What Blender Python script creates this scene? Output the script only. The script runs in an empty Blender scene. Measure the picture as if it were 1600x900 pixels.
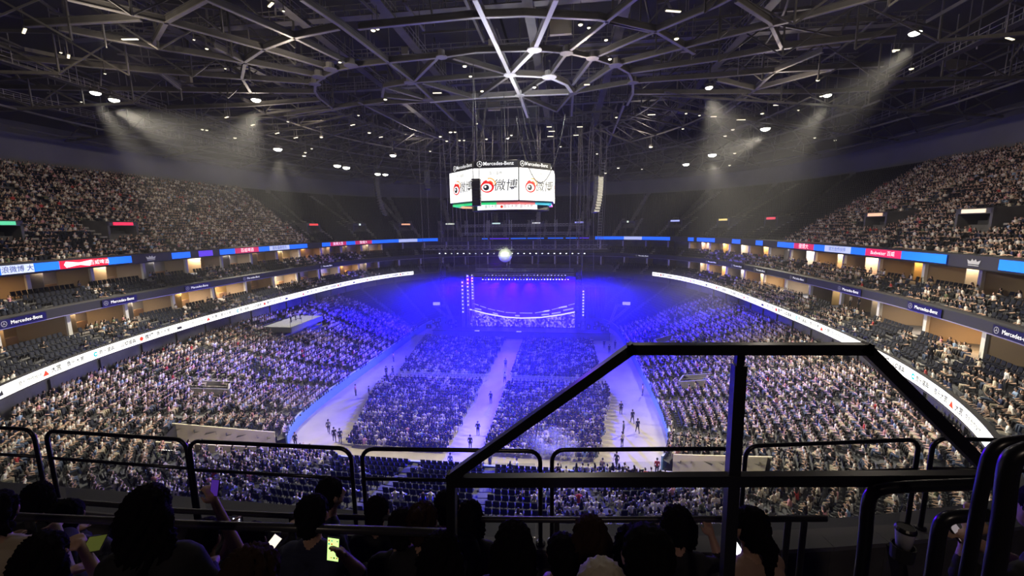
import bpy, math, random
import numpy as np
from mathutils import Vector, Matrix, Euler

random.seed(7)
RNG = np.random.default_rng(11)
S = bpy.context.scene
COL = S.collection
PI = math.pi

# ------------------------------------------------------------------ camera
FPX, YAW, PITCH, ROLL = 640.0, .128, .149, -.012
CAM = np.array([10.03, 0.0, 23.23])
_c, _s = math.cos(YAW), math.sin(YAW)
_cp, _sp = math.cos(PITCH), math.sin(PITCH)
_cr, _sr = math.cos(ROLL), math.sin(ROLL)
_R0 = np.array([_c, _s, 0.]); _F0 = np.array([-_s, _c, 0.]); _Z = np.array([0., 0., 1.])
FWD = _cp*_F0 - _sp*_Z; _U0 = _sp*_F0 + _cp*_Z
RIGHT = _cr*_R0 + _sr*_U0; UP = -_sr*_R0 + _cr*_U0
cd = bpy.data.cameras.new('camera'); cam = bpy.data.objects.new('camera', cd); COL.objects.link(cam)
cd.sensor_width = 36.0; cd.lens = FPX/1600*36.0; cd.clip_start = .05; cd.clip_end = 600
M = Matrix.Identity(4)
for i in range(3):
    M[i][0] = RIGHT[i]; M[i][1] = UP[i]; M[i][2] = -FWD[i]; M[i][3] = CAM[i]
cam.matrix_world = M
S.camera = cam

def ray(px, py):
    return (px-800)/FPX*RIGHT + (450-py)/FPX*UP + FWD
def atz(px, py, z):            # the point of height z seen at this pixel
    d = ray(px, py); return CAM + d*((z-CAM[2])/d[2])
def aty(px, py, y):            # the point at distance y along the hall
    d = ray(px, py); return CAM + d*((y-CAM[1])/d[1])
def proj(P):
    V = np.asarray(P, float)-CAM; k = V@FWD
    k = np.where(np.abs(k) < 1e-6, 1e-6, k)
    return 800+FPX*(V@RIGHT)/k, 450-FPX*(V@UP)/k, k

# ------------------------------------------------------------------ world, exposure, lights
S.view_settings.view_transform = 'Standard'; S.view_settings.look = 'None'
S.view_settings.exposure = 0.0; S.view_settings.gamma = 1.0
try: S.view_settings.use_curve_mapping = False
except Exception: pass
w = bpy.data.worlds.new('world'); S.world = w; w.use_nodes = True
w.node_tree.nodes['Background'].inputs[0].default_value = (.05, .05, .06, 1)
w.node_tree.nodes['Background'].inputs[1].default_value = .02
try:
    S.cycles.max_bounces = 4; S.cycles.diffuse_bounces = 2; S.cycles.glossy_bounces = 2
    S.cycles.transmission_bounces = 4; S.cycles.transparent_max_bounces = 12; S.cycles.volume_bounces = 0
    S.cycles.sample_clamp_indirect = 3.0; S.cycles.use_denoising = True
except Exception: pass

def light(kind, name, loc, target, power, color, size=.4, spot=60, blend=.6, size_y=None):
    l = bpy.data.lights.new(name, kind); l.energy = power; l.color = color
    if kind == 'SPOT':
        l.spot_size = math.radians(spot); l.spot_blend = blend; l.shadow_soft_size = size
    elif kind == 'AREA':
        l.size = size
        if size_y: l.shape = 'RECTANGLE'; l.size_y = size_y
    else: l.shadow_soft_size = size
    o = bpy.data.objects.new(name, l); COL.objects.link(o); o.location = loc
    if target is not None:
        o.rotation_euler = (Vector(target)-Vector(loc)).to_track_quat('-Z', 'Y').to_euler()
    return o

WARM = (1.0, .90, .68); COOLW = (.93, .93, 1.0); BLUE = (.006, .0, 1.0); KH = 1.08; KB = 3.4
# house floodlights under the roof: over the floor, the lower bowl and (weaker) the upper tier
def at_lamp(px, py):
    return tuple(atz(px, py, float(np.interp(py, [0, 150, 215, 290], [43.5, 42, 40.5, 36.5])))-np.array([0, 0, 1.6]))
# they stand where the photograph shows its glaring follow spots
for (px, py, tx, ty, tz, p, s) in [
        (149, 144, -4, 34, 0, 150000, 26), (178, 155, 37, 40, 5, 250000, 36), (400, 155, -37, 36, 4, 125000, 62), (434, 232, -38, 62, 5, 80000, 44),
        (1430, 50, -6, 33, 0, 110000, 34), (1196, 200, -36, 42, 5, 190000, 38), (1113, 241, 38, 64, 5, 80000, 44), (1108, 136, 38, 38, 4, 125000, 62), (1293, 148, 6, 34, 0, 110000, 32), (1113, 241, 1, 60, 0, 42000, 26), (434, 232, 0, 62, 0, 42000, 26)]:
    light('SPOT', 'house_floodlight', at_lamp(px, py), (tx, ty, tz), p*KH, WARM, .5, s, 1.0)
for (x, y, tx, ty, p) in [(-32, 40, -64, 52, 7000), (-32, 72, -64, 84, 6000), (32, 34, 66, 42, 7000), (32, 62, 66, 64, 7500)]:
    light('SPOT', 'upper_tier_floodlight', (x, y, 42), (tx, ty, 25), p, (1.0, .82, .62), .5, 88, .9)
# blue wash from the stage rig
for (x, tx, ty, p, s) in [(-10, -33, 74, 110000, 50), (-5, -14, 68, 110000, 52), (0, 0, 66, 110000, 52), (5, 14, 68, 110000, 52), (10, 33, 74, 110000, 50), (-3, -8, 50, 190000, 36), (3, 7, 50, 190000, 36), (0, 0, 26, 120000, 26), (-8, -27, 54, 110000, 34), (8, 27, 54, 90000, 34)]:
    light('SPOT', 'stage_wash_light', (x, 82.0, 13.2), (tx, ty, 1.5), p*KB, BLUE, .4, s, .9)
for (x, y, z, tx, ty, tz, p, s) in [(-9, 84, 12.5, -34, 97, 1, 60000, 75), (9, 84, 12.5, 34, 97, 1, 60000, 75),
                                    (0, 78, 12.5, 0, 88, 1, 9000, 110)]:
    light('SPOT', 'stage_side_light', (x, y, z), (tx, ty, tz), p*1.9, (.012, .0, 1.0), .4, s, .9)
for x in (-17, 17): light('POINT', 'stage_back_light', (x, 92, 8.5), None, 9000, (.012, .0, 1.0), .6)
light('SPOT', 'moving_head_light', (-4, 84, 16), (9.6, 2.5, 21.2), 75000, (.10, .0, 1.0), .25, 16, .9)

light('SPOT', 'near_rows_fill_light', (10, -9, 31), (9.5, 2, 20.5), 520, (1, .78, .6), .4, 60, .9)  # unseen warm fill added behind the camera to lift the front rows
# ------------------------------------------------------------------ materials
MATS = {}
def mat(name, col, rough=.6, metal=0., emit=0., ecol=None, noise=0., nscale=3., spec=.5, alpha=1., trans=0., nosample=True, bump=0., coat=0.):
    if name in MATS: return MATS[name]
    m = bpy.data.materials.new(name); m.use_nodes = True
    nt = m.node_tree; b = nt.nodes['Principled BSDF']
    c = (*col, 1.)
    b.inputs['Base Color'].default_value = c
    b.inputs['Roughness'].default_value = rough; b.inputs['Metallic'].default_value = metal
    b.inputs['Specular IOR Level'].default_value = spec
    if alpha < 1: b.inputs['Alpha'].default_value = alpha
    if trans: b.inputs['Transmission Weight'].default_value = trans
    if coat: b.inputs['Coat Weight'].default_value = coat
    if emit:
        b.inputs['Emission Color'].default_value = (*(ecol or col), 1.); b.inputs['Emission Strength'].default_value = emit
        if nosample:
            try: m.cycles.emission_sampling = 'NONE'
            except Exception: pass
    if noise or bump:
        tc = nt.nodes.new('ShaderNodeTexCoord'); n = nt.nodes.new('ShaderNodeTexNoise')
        n.inputs['Scale'].default_value = nscale; n.inputs['Detail'].default_value = 4
        nt.links.new(tc.outputs['Object'], n.inputs['Vector'])
        if noise:
            r = nt.nodes.new('ShaderNodeMapRange'); r.inputs[3].default_value = 1-noise; r.inputs[4].default_value = 1+noise
            r.inputs[1].default_value = .3; r.inputs[2].default_value = .7
            nt.links.new(n.outputs['Fac'], r.inputs[0])
            mx = nt.nodes.new('ShaderNodeVectorMath'); mx.operation = 'SCALE'; mx.inputs[0].default_value = col
            nt.links.new(r.outputs[0], mx.inputs['Scale']); nt.links.new(mx.outputs[0], b.inputs['Base Color'])
        if bump:
            bp = nt.nodes.new('ShaderNodeBump'); bp.inputs['Strength'].default_value = bump
            nt.links.new(n.outputs['Fac'], bp.inputs['Height']); nt.links.new(bp.outputs[0], b.inputs['Normal'])
    MATS[name] = m; return m

def glass_mat(name, tint, gloss):
    m = bpy.data.materials.new(name); m.use_nodes = True; nt = m.node_tree; nt.nodes.clear()
    o = nt.nodes.new('ShaderNodeOutputMaterial'); mx = nt.nodes.new('ShaderNodeMixShader'); t = nt.nodes.new('ShaderNodeBsdfTransparent'); g = nt.nodes.new('ShaderNodeBsdfGlossy')
    t.inputs[0].default_value = (*tint, 1); g.inputs['Roughness'].default_value = .08; mx.inputs[0].default_value = gloss
    nt.links.new(t.outputs[0], mx.inputs[1]); nt.links.new(g.outputs[0], mx.inputs[2]); nt.links.new(mx.outputs[0], o.inputs[0]); return m
# ------------------------------------------------------------------ mesh builder
class MB:
    def __init__(s): s.v = []; s.f = []; s.m = []; s.mats = []
    def mi(s, m):
        if m is None: return 0
        if m not in s.mats: s.mats.append(m)
        return s.mats.index(m)
    def add(s, vs, fs, m=None):
        k = len(s.v); i = s.mi(m)
        s.v += [tuple(map(float, p)) for p in vs]
        for f in fs: s.f.append(tuple(k+q for q in f)); s.m.append(i)
        return s
    def box(s, c, d, m=None, rz=0, R=None):
        hx, hy, hz = d[0]/2, d[1]/2, d[2]/2
        P = np.array([(x, y, z) for x in (-hx, hx) for y in (-hy, hy) for z in (-hz, hz)])
        if R is None:
            cc, ss = math.cos(rz), math.sin(rz); R = np.array([[cc, -ss, 0], [ss, cc, 0], [0, 0, 1]])
        P = P@np.asarray(R).T + np.asarray(c)
        return s.add(P, [(0, 1, 3, 2), (4, 6, 7, 5), (0, 4, 5, 1), (2, 3, 7, 6), (0, 2, 6, 4), (1, 5, 7, 3)], m)
    def beam(s, a, b, w, h=None, m=None):
        a = np.asarray(a, float); b = np.asarray(b, float); h = h or w
        d = b-a; L = np.linalg.norm(d)
        if L < 1e-6: return s
        d /= L; up = np.array([0, 0, 1.]) if abs(d[2]) < .95 else np.array([0, 1., 0])
        r = np.cross(d, up); r /= np.linalg.norm(r); u = np.cross(r, d)
        P = [p+r*x*w/2+u*y*h/2 for p in (a, b) for x, y in ((-1, -1), (1, -1), (1, 1), (-1, 1))]
        return s.add(P, [(0, 1, 2, 3), (7, 6, 5, 4), (0, 4, 5, 1), (1, 5, 6, 2), (2, 6, 7, 3), (3, 7, 4, 0)], m)
    def tube(s, pts, r, n=8, m=None, closed=False, cap=True):
        pts = [np.asarray(p, float) for p in pts]; N = len(pts); rr = r if hasattr(r, '__len__') else [r]*N
        V = []; prev = None
        for i in range(N):
            if closed: t = pts[(i+1) % N]-pts[i-1]
            else: t = pts[min(i+1, N-1)]-pts[max(i-1, 0)]
            t = t/(np.linalg.norm(t)+1e-9)
            if prev is None:
                up = np.array([0, 0, 1.]) if abs(t[2]) < .9 else np.array([0, 1., 0]); a = np.cross(t, up)
            else: a = prev-t*(prev@t)
            a /= np.linalg.norm(a)+1e-9; prev = a; b = np.cross(t, a)
            for k in range(n):
                q = 2*PI*k/n; V.append(pts[i]+rr[i]*(a*math.cos(q)+b*math.sin(q)))
        F = []
        for i in range(N if closed else N-1):
            j = (i+1) % N
            for k in range(n): F.append((i*n+k, i*n+(k+1) % n, j*n+(k+1) % n, j*n+k))
        if cap and not closed: F += [tuple(range(n))[::-1], tuple((N-1)*n+k for k in range(n))]
        return s.add(V, F, m)
    def lathe(s, prof, c, n=24, m=None):
        V = []; F = []
        for r, z in prof:
            for k in range(n): V.append((c[0]+r*math.cos(2*PI*k/n), c[1]+r*math.sin(2*PI*k/n), c[2]+z))
        for i in range(len(prof)-1):
            for k in range(n): F.append((i*n+k, i*n+(k+1) % n, (i+1)*n+(k+1) % n, (i+1)*n+k))
        F.append(tuple(range(n))[::-1]); F.append(tuple((len(prof)-1)*n+k for k in range(n)))
        return s.add(V, F, m)
    def sphere(s, c, r, m=None, nu=12, nv=8, R=None):
        r = np.array(r if hasattr(r, '__len__') else (r, r, r), float); V = [(0, 0, 1.)]; F = []
        for j in range(1, nv):
            a = PI*j/nv
            for i in range(nu): V.append((math.sin(a)*math.cos(2*PI*i/nu), math.sin(a)*math.sin(2*PI*i/nu), math.cos(a)))
        V.append((0, 0, -1.)); L = len(V)-1
        for i in range(nu):
            F.append((0, 1+i, 1+(i+1) % nu)); F.append((L, 1+(nv-2)*nu+(i+1) % nu, 1+(nv-2)*nu+i))
        for j in range(nv-2):
            for i in range(nu): F.append((1+j*nu+i, 1+(j+1)*nu+i, 1+(j+1)*nu+(i+1) % nu, 1+j*nu+(i+1) % nu))
        V = np.array(V)*r
        if R is not None: V = V@np.asarray(R).T
        return s.add(V+np.asarray(c), F, m)
    def mesh(s, name, smooth=False):
        me = bpy.data.meshes.new(name); me.from_pydata(s.v, [], s.f)
        for m in s.mats: me.materials.append(m)
        me.polygons.foreach_set('material_index', s.m)
        if smooth: me.polygons.foreach_set('use_smooth', [True]*len(s.f))
        me.update(); return me
    def build(s, name, m=None, parent=None, smooth=False, loc=None):
        if loc is not None: s.v = [(p[0]-loc[0], p[1]-loc[1], p[2]-loc[2]) for p in s.v]
        if not s.mats and m: s.mats = [m]
        o = bpy.data.objects.new(name, s.mesh(name, smooth)); COL.objects.link(o)
        if loc is not None: o.location = loc
        if parent is not None: o.parent = parent
        return o

def tag(o, label=None, cat=None, group=None, kind=None):
    if label: o['label'] = label
    if cat: o['category'] = cat
    if group: o['group'] = group
    if kind: o['kind'] = kind
    return o
def struct(o, label=None): return tag(o, label, None, None, 'structure')
def thing(name, label, cat, loc=(0, 0, 0), rz=0, group=None):
    o = bpy.data.objects.new(name, None); COL.objects.link(o); o.location = loc; o.rotation_euler = (0, 0, rz)
    o.empty_display_size = .1
    return tag(o, label, cat, group)
def kids(o): return [c for c in bpy.data.objects if c.parent is o]
def copy_tree(o, children, parent=None):
    c = o.copy(); COL.objects.link(c)
    if parent is not None: c.parent = parent
    for ch in children.get(o.name, []):
        copy_tree(ch, children, c)
    return c
def ordw(n):
    a = ['leftmost', 'second', 'third', 'fourth', 'fifth', 'sixth', 'seventh', 'eighth', 'ninth', 'tenth', 'eleventh', 'twelfth', 'thirteenth', 'fourteenth', 'fifteenth', 'sixteenth', 'seventeenth', 'eighteenth', 'nineteenth']
    if n < 19: return a[n]
    n += 1; t = {2: 'twent', 3: 'thirt', 4: 'fort', 5: 'fift', 6: 'sixt'}[min(6, n//10)]
    return t+'ieth' if n % 10 == 0 else t+'y-'+['', 'first', 'second', 'third', 'fourth', 'fifth', 'sixth', 'seventh', 'eighth', 'ninth'][n % 10]
def tell_apart(objs):
    G_ = {}
    for o in objs: G_.setdefault(o['label'], []).append(o)
    for k, L in G_.items():
        if len(L) < 2: continue
        L.sort(key=lambda o: float(proj(np.array(o.matrix_basis.translation if not o.get('px') else o.matrix_basis.translation))[0]))
        for i, o in enumerate(L): o['label'] = '%s, %s' % (k, 'leftmost' if i == 0 else ordw(i)+' from left')
def ktable(root):
    T = {}
    def rec(o):
        T[o.name] = kids(o)
        for k in T[o.name]: rec(k)
    rec(root); return T
def clone(root, T, loc, rz=0, label=None, cat=None, group=None, scale=None):
    c = copy_tree(root, T); c.location = loc; c.rotation_euler = (0, 0, rz)
    if scale: c.scale = (scale,)*3
    return tag(c, label, cat, group)

# ------------------------------------------------------------------ lettering
_TX = {}
def text_geo(txt, bold=0.):
    k = (txt, bold)
    if k in _TX: return _TX[k]
    cu = bpy.data.curves.new('t', 'FONT'); cu.body = txt; cu.size = 1; cu.align_x = 'CENTER'; cu.align_y = 'CENTER'
    cu.resolution_u = 2; cu.offset = bold
    o = bpy.data.objects.new('t', cu); COL.objects.link(o)
    bpy.context.view_layer.update()
    me = bpy.data.meshes.new_from_object(o.evaluated_get(bpy.context.evaluated_depsgraph_get()))
    V = np.array([v.co[:] for v in me.vertices]) if len(me.vertices) else np.zeros((0, 3))
    F = [tuple(p.vertices) for p in me.polygons]
    bpy.data.objects.remove(o); bpy.data.curves.remove(cu); bpy.data.meshes.remove(me)
    _TX[k] = (V, F); return V, F
def put_text(mb, txt, origin, right, up, size, m, bold=0., sx=1., shear=0.):
    V, F = text_geo(txt, bold)
    if not len(V): return
    right = np.asarray(right, float); up = np.asarray(up, float)
    P = np.asarray(origin)+np.outer((V[:, 0]*sx+V[:, 1]*shear)*size, right)+np.outer(V[:, 1]*size, up)
    mb.add(P, F, m)
def put_poly(mb, pts, origin, right, up, m, size=1.):
    P = [np.asarray(origin)+np.asarray(right)*x*size+np.asarray(up)*y*size for x, y in pts]
    mb.add(P, [tuple(range(len(P)))], m)
def ring_pts(cx, cy, rx, ry, n=20, a0=0, a1=2*PI): return [(cx+rx*math.cos(a0+(a1-a0)*i/n), cy+ry*math.sin(a0+(a1-a0)*i/n)) for i in range(n+1)]
def put_arc(mb, cx, cy, r0, r1, a0, a1, origin, right, up, m, size=1., n=16, sy=1.):
    A = [(cx+r0*math.cos(a0+(a1-a0)*i/n), cy+sy*r0*math.sin(a0+(a1-a0)*i/n)) for i in range(n+1)]
    B = [(cx+r1*math.cos(a0+(a1-a0)*i/n), cy+sy*r1*math.sin(a0+(a1-a0)*i/n)) for i in range(n+1)]
    P = [np.asarray(origin)+np.asarray(right)*x*size+np.asarray(up)*y*size for x, y in A+B]
    mb.add(P, [(i, i+1, n+2+i, n+1+i) for i in range(n)], m)
def put_star(mb, origin, right, up, m, size):     # three-pointed star in a ring
    put_arc(mb, 0, 0, .42, .5, 0, 2*PI, origin, right, up, m, size, 20)
    for k in range(3):
        a = PI/2+k*2*PI/3
        put_poly(mb, [(.07*math.cos(a-1.05), .07*math.sin(a-1.05)), (.44*math.cos(a), .44*math.sin(a)), (.07*math.cos(a+1.05), .07*math.sin(a+1.05)), (0, 0)], origin, right, up, m, size)

# ------------------------------------------------------------------ plan curves of the hall
CY = 66.7
A0, B0, N0 = 41.4, 56.5, 2.88          # front edge of the first suite level
def se(phi, a, b, n):
    c, s = np.cos(phi), np.sin(phi)
    r = 1/((np.abs(c)/a)**n+(np.abs(s)/b)**n)**(1/n)
    return r*c, CY+r*s
def off(phi, d): return se(phi, A0+d, B0+d, N0)
def phi_of(x, y): return math.atan2(y-CY, x)
# ------------------------------------------------------------------ shell and terraces
CONC = mat('concrete_dark', (.10, .10, .11), .85, noise=.25, nscale=.6)
CONCL = mat('concrete_light', (.30, .29, .27), .8, noise=.2, nscale=.8)
DARK = mat('dark_cladding', (.022, .022, .026), .6)
WALLP = mat('upper_wall_paint', (.15, .15, .155), .8, noise=.15, nscale=.15)
DECK = mat('roof_deck', (.035, .033, .032), .9, noise=.3, nscale=.2)
FLOORM = mat('floor_boards', (.43, .39, .29), .55, noise=.10, nscale=.5)
STEEL = mat('truss_steel', (.27, .255, .24), .5, .35, noise=.15, nscale=.5)
STEELD = mat('dark_steel', (.10, .094, .087), .55, .3, noise=.2, nscale=.6)
STEELLIT = mat('lit_steel', (.80, .79, .78), .5, .1)  # steel of the brightly lit hub members, the light put into its colour
BLK = mat('black_paint', (.006, .006, .008), .35, spec=.5)
GLASSM = glass_mat('rail_glass', (.90, .92, .93), .05)
BLUEGL = mat('blue_board', (.12, .25, .42), .35)
WHITE = mat('white_paint', (.75, .74, .72), .5)
NPH = 480
PH = np.linspace(0, 2*PI, NPH, endpoint=False)+PI/2

def ringstrip(mb, prof, m, phis=PH, closed=True, curve=off):
    """sweep a profile of (offset, z) pairs round the hall"""
    n = len(phis); V = []; F = []
    for d, z in prof:
        x, y = curve(phis, d)
        V += [(float(a), float(b), z) for a, b in zip(x, y)]
    for i in range(len(prof)-1):
        for k in range(n if closed else n-1):
            j = (k+1) % n
            F.append((i*n+k, (i+1)*n+k, (i+1)*n+j, i*n+j))
    mb.add(V, F, m)

FA, FB, FN = 21.9, 32.3, 6.0           # event floor edge
# floor plate reaches out under the corner tunnels
mb = MB(); mb.box((0, CY, -.15), (110, 150, .3)); struct(mb.build('floor', FLOORM))

def lerpc(phi, s, cin, cout):
    xi, yi = se(phi, *cin); xo, yo = se(phi, *cout)
    return xi+(xo-xi)*s, yi+(yo-yi)*s
TIERS = {
    'lower': dict(cin=(FA, FB, FN), cout=(A0+1.2, B0+1.2, N0), z0=1.15, z1=7.4, rows=23),
    'suite': dict(cin=(A0+.7, B0+.7, N0), cout=(A0+5.6, B0+5.6, N0), z0=10.05, z1=11.45, rows=5),
    'club': dict(cin=(A0+6.0, B0+6.0, N0), cout=(A0+9.9, B0+9.9, N0), z0=14.6, z1=16.0, rows=4),
    'upper': dict(cin=(A0+8.0, B0+8.0, N0), cout=(A0+36, B0+36, N0), z0=19.6, z1=33.4, rows=31),
}
# corner tunnels cut through the lower terrace at floor level
TUN = [((-17.6, 36.4), (-26.6, 31.5), 1.8), ((17.6, 36.4), (25.8, 31.9), 1.8)]
def in_tunnel(x, y, grow=0.):
    r = np.zeros(np.shape(x), bool)
    for (ax, ay), (bx, by), hw in TUN:
        L = math.hypot(bx-ax, by-ay); ux, uy = (bx-ax)/L, (by-ay)/L
        t = (x-ax)*ux+(y-ay)*uy; q = -(x-ax)*uy+(y-ay)*ux
        r |= (t > -1-grow) & (t < L) & (np.abs(q) < hw+grow)
    return r
# camera platform and vomitories standing in the lower terrace: (x, y, halfx, halfy) patches without seats
PATCH = []
def in_patch(x, y):
    r = np.zeros(np.shape(x), bool)
    for px, py, h in PATCH: r |= (np.abs(x-px) < h) & (np.abs(y-py) < h)
    return r
def terrace(name, T, m, near_cut=None):
    mb = MB(); N = T['rows']; n = NPH
    zz = [T['z0']+(T['z1']-T['z0'])*i/(N-1) for i in range(N)]
    V = []; F = []
    for i in range(N):
        for e in (0, 1):
            x, y = lerpc(PH, (i+e)/N, T['cin'], T['cout'])
            V += [(float(a), float(b), zz[i]) for a, b in zip(x, y)]
    V = np.array(V)
    for i in range(2*N-1):
        for k in range(n):
            j = (k+1) % n; q = (i*n+k, i*n+j, (i+1)*n+j, (i+1)*n+k)
            c = V[list(q)].mean(0)
            if near_cut and near_cut(c): continue
            F.append(q)
    mb.add(V, F, m); return mb.build(name)
struct(terrace('lower_terrace', TIERS['lower'], CONC, lambda c: bool(in_tunnel(c[0], c[1]))))
struct(terrace('suite_terrace', TIERS['suite'], CONC))
struct(terrace('club_terrace', TIERS['club'], CONC))
struct(terrace('upper_terrace', TIERS['upper'], CONC, lambda c: c[1] < 12 and abs(c[0]) < 40))
TUNP = mat('tunnel_paint', (.62, .57, .44), .6, noise=.08, nscale=.4)
# tunnel side walls with their sloping tops
mb = MB()
def zlow(x, y):
    T = TIERS['lower']; p = np.array([phi_of(x, y)]); xi, yi = se(p, *T['cin']); xo, yo = se(p, *T['cout']); R = math.hypot(x, y-CY)
    ri = math.hypot(xi[0], yi[0]-CY); ro = math.hypot(xo[0], yo[0]-CY); return T['z0']+(T['z1']-T['z0'])*min(1, max(0, (R-ri)/(ro-ri)))
for (ax, ay), (bx, by), hw in TUN:
    L = math.hypot(bx-ax, by-ay); ux, uy = (bx-ax)/L, (by-ay)/L
    for sgn in (-1, 1):
        nx, ny = -uy*hw*sgn, ux*hw*sgn; tt = np.linspace(2.0, L+.3, 9)
        for t0, t1 in zip(tt[:-1], tt[1:]):
            h0 = zlow(ax+ux*t0+nx, ay+uy*t0+ny)+.55; h1 = zlow(ax+ux*t1+nx, ay+uy*t1+ny)+.55
            P = []
            for w_ in (0, .15*sgn):
                ox, oy = -uy*w_, ux*w_
                P += [(ax+ux*t0+nx+ox, ay+uy*t0+ny+oy, 0), (ax+ux*t1+nx+ox, ay+uy*t1+ny+oy, 0), (ax+ux*t1+nx+ox, ay+uy*t1+ny+oy, h1), (ax+ux*t0+nx+ox, ay+uy*t0+ny+oy, h0)]
            mb.add(P, [(0, 1, 2, 3), (4, 5, 6, 7), (3, 2, 6, 7), (0, 3, 7, 4), (1, 5, 6, 2)], TUNP)
    P = [(ax+ux*L-uy*hw*q, ay+uy*L+ux*hw*q, z) for q in (-1, 1) for z in (0, zlow(ax+ux*L-uy*hw*q, ay+uy*L+ux*hw*q)+.5)]; mb.add(P, [(0, 1, 3, 2)], DARK)
struct(mb.build('wall_tunnel'))

mb = MB(); ringstrip(mb, [(1.4, 7.2), (1.4, 10.0)], CONC)             # wall under the first ribbon
for k in range(0, NPH, 8):                                             # its ribs
    x0, y0 = off(PH[k:k+1], 1.28); x1, y1 = off(PH[k+1:k+2], 1.28)
    a = math.atan2(float(y1-y0), float(x1-x0)); mb.box((float(x0), float(y0), 8.6), (.35, .22, 2.8), CONC, rz=a)
struct(mb.build('wall_lower'))
mb = MB(); ringstrip(mb, [(.0, 9.85), (.0, 10.0), (.75, 10.1), (1.4, 9.9), (1.4, 9.85), (.0, 9.85)], CONC); struct(mb.build('trim_1'))
# middle fascia (dark) with its walkway slab
mb = MB(); ringstrip(mb, [(5.3, 14.05), (5.3, 15.05), (5.55, 15.15), (6.1, 15.15), (6.1, 14.75), (10.0, 14.3), (10.0, 14.0), (5.45, 13.95), (5.3, 14.05)], DARK); struct(mb.build('trim_2'))
mb = MB(); ringstrip(mb, [(5.27, 14.02), (5.24, 14.02), (5.24, 14.1), (5.27, 14.1)], mat('trim_metal', (.5, .48, .46), .4, .6)); struct(mb.build('trim_3'))
mb = MB(); ringstrip(mb, [(7.42, 18.85), (7.42, 20.05), (7.7, 20.15), (8.2, 20.1), (8.2, 19.6), (14.0, 19.0), (14.0, 18.6), (7.5, 18.75), (7.42, 18.85)], DARK); 
struct(mb.build('trim_4'))
mb = MB(); ringstrip(mb, [(36.2, 33.0), (36.2, 33.9), (37.2, 33.9), (37.2, 39.2), (39.0, 41.5)], WALLP); struct(mb.build('wall_upper'))
mb = MB(); ringstrip(mb, [(39, 41.5), (30, 47.0), (0, 52.5), (-25, 54.5), (-41.2, 55)], DECK); struct(mb.build('ceiling'))

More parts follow.
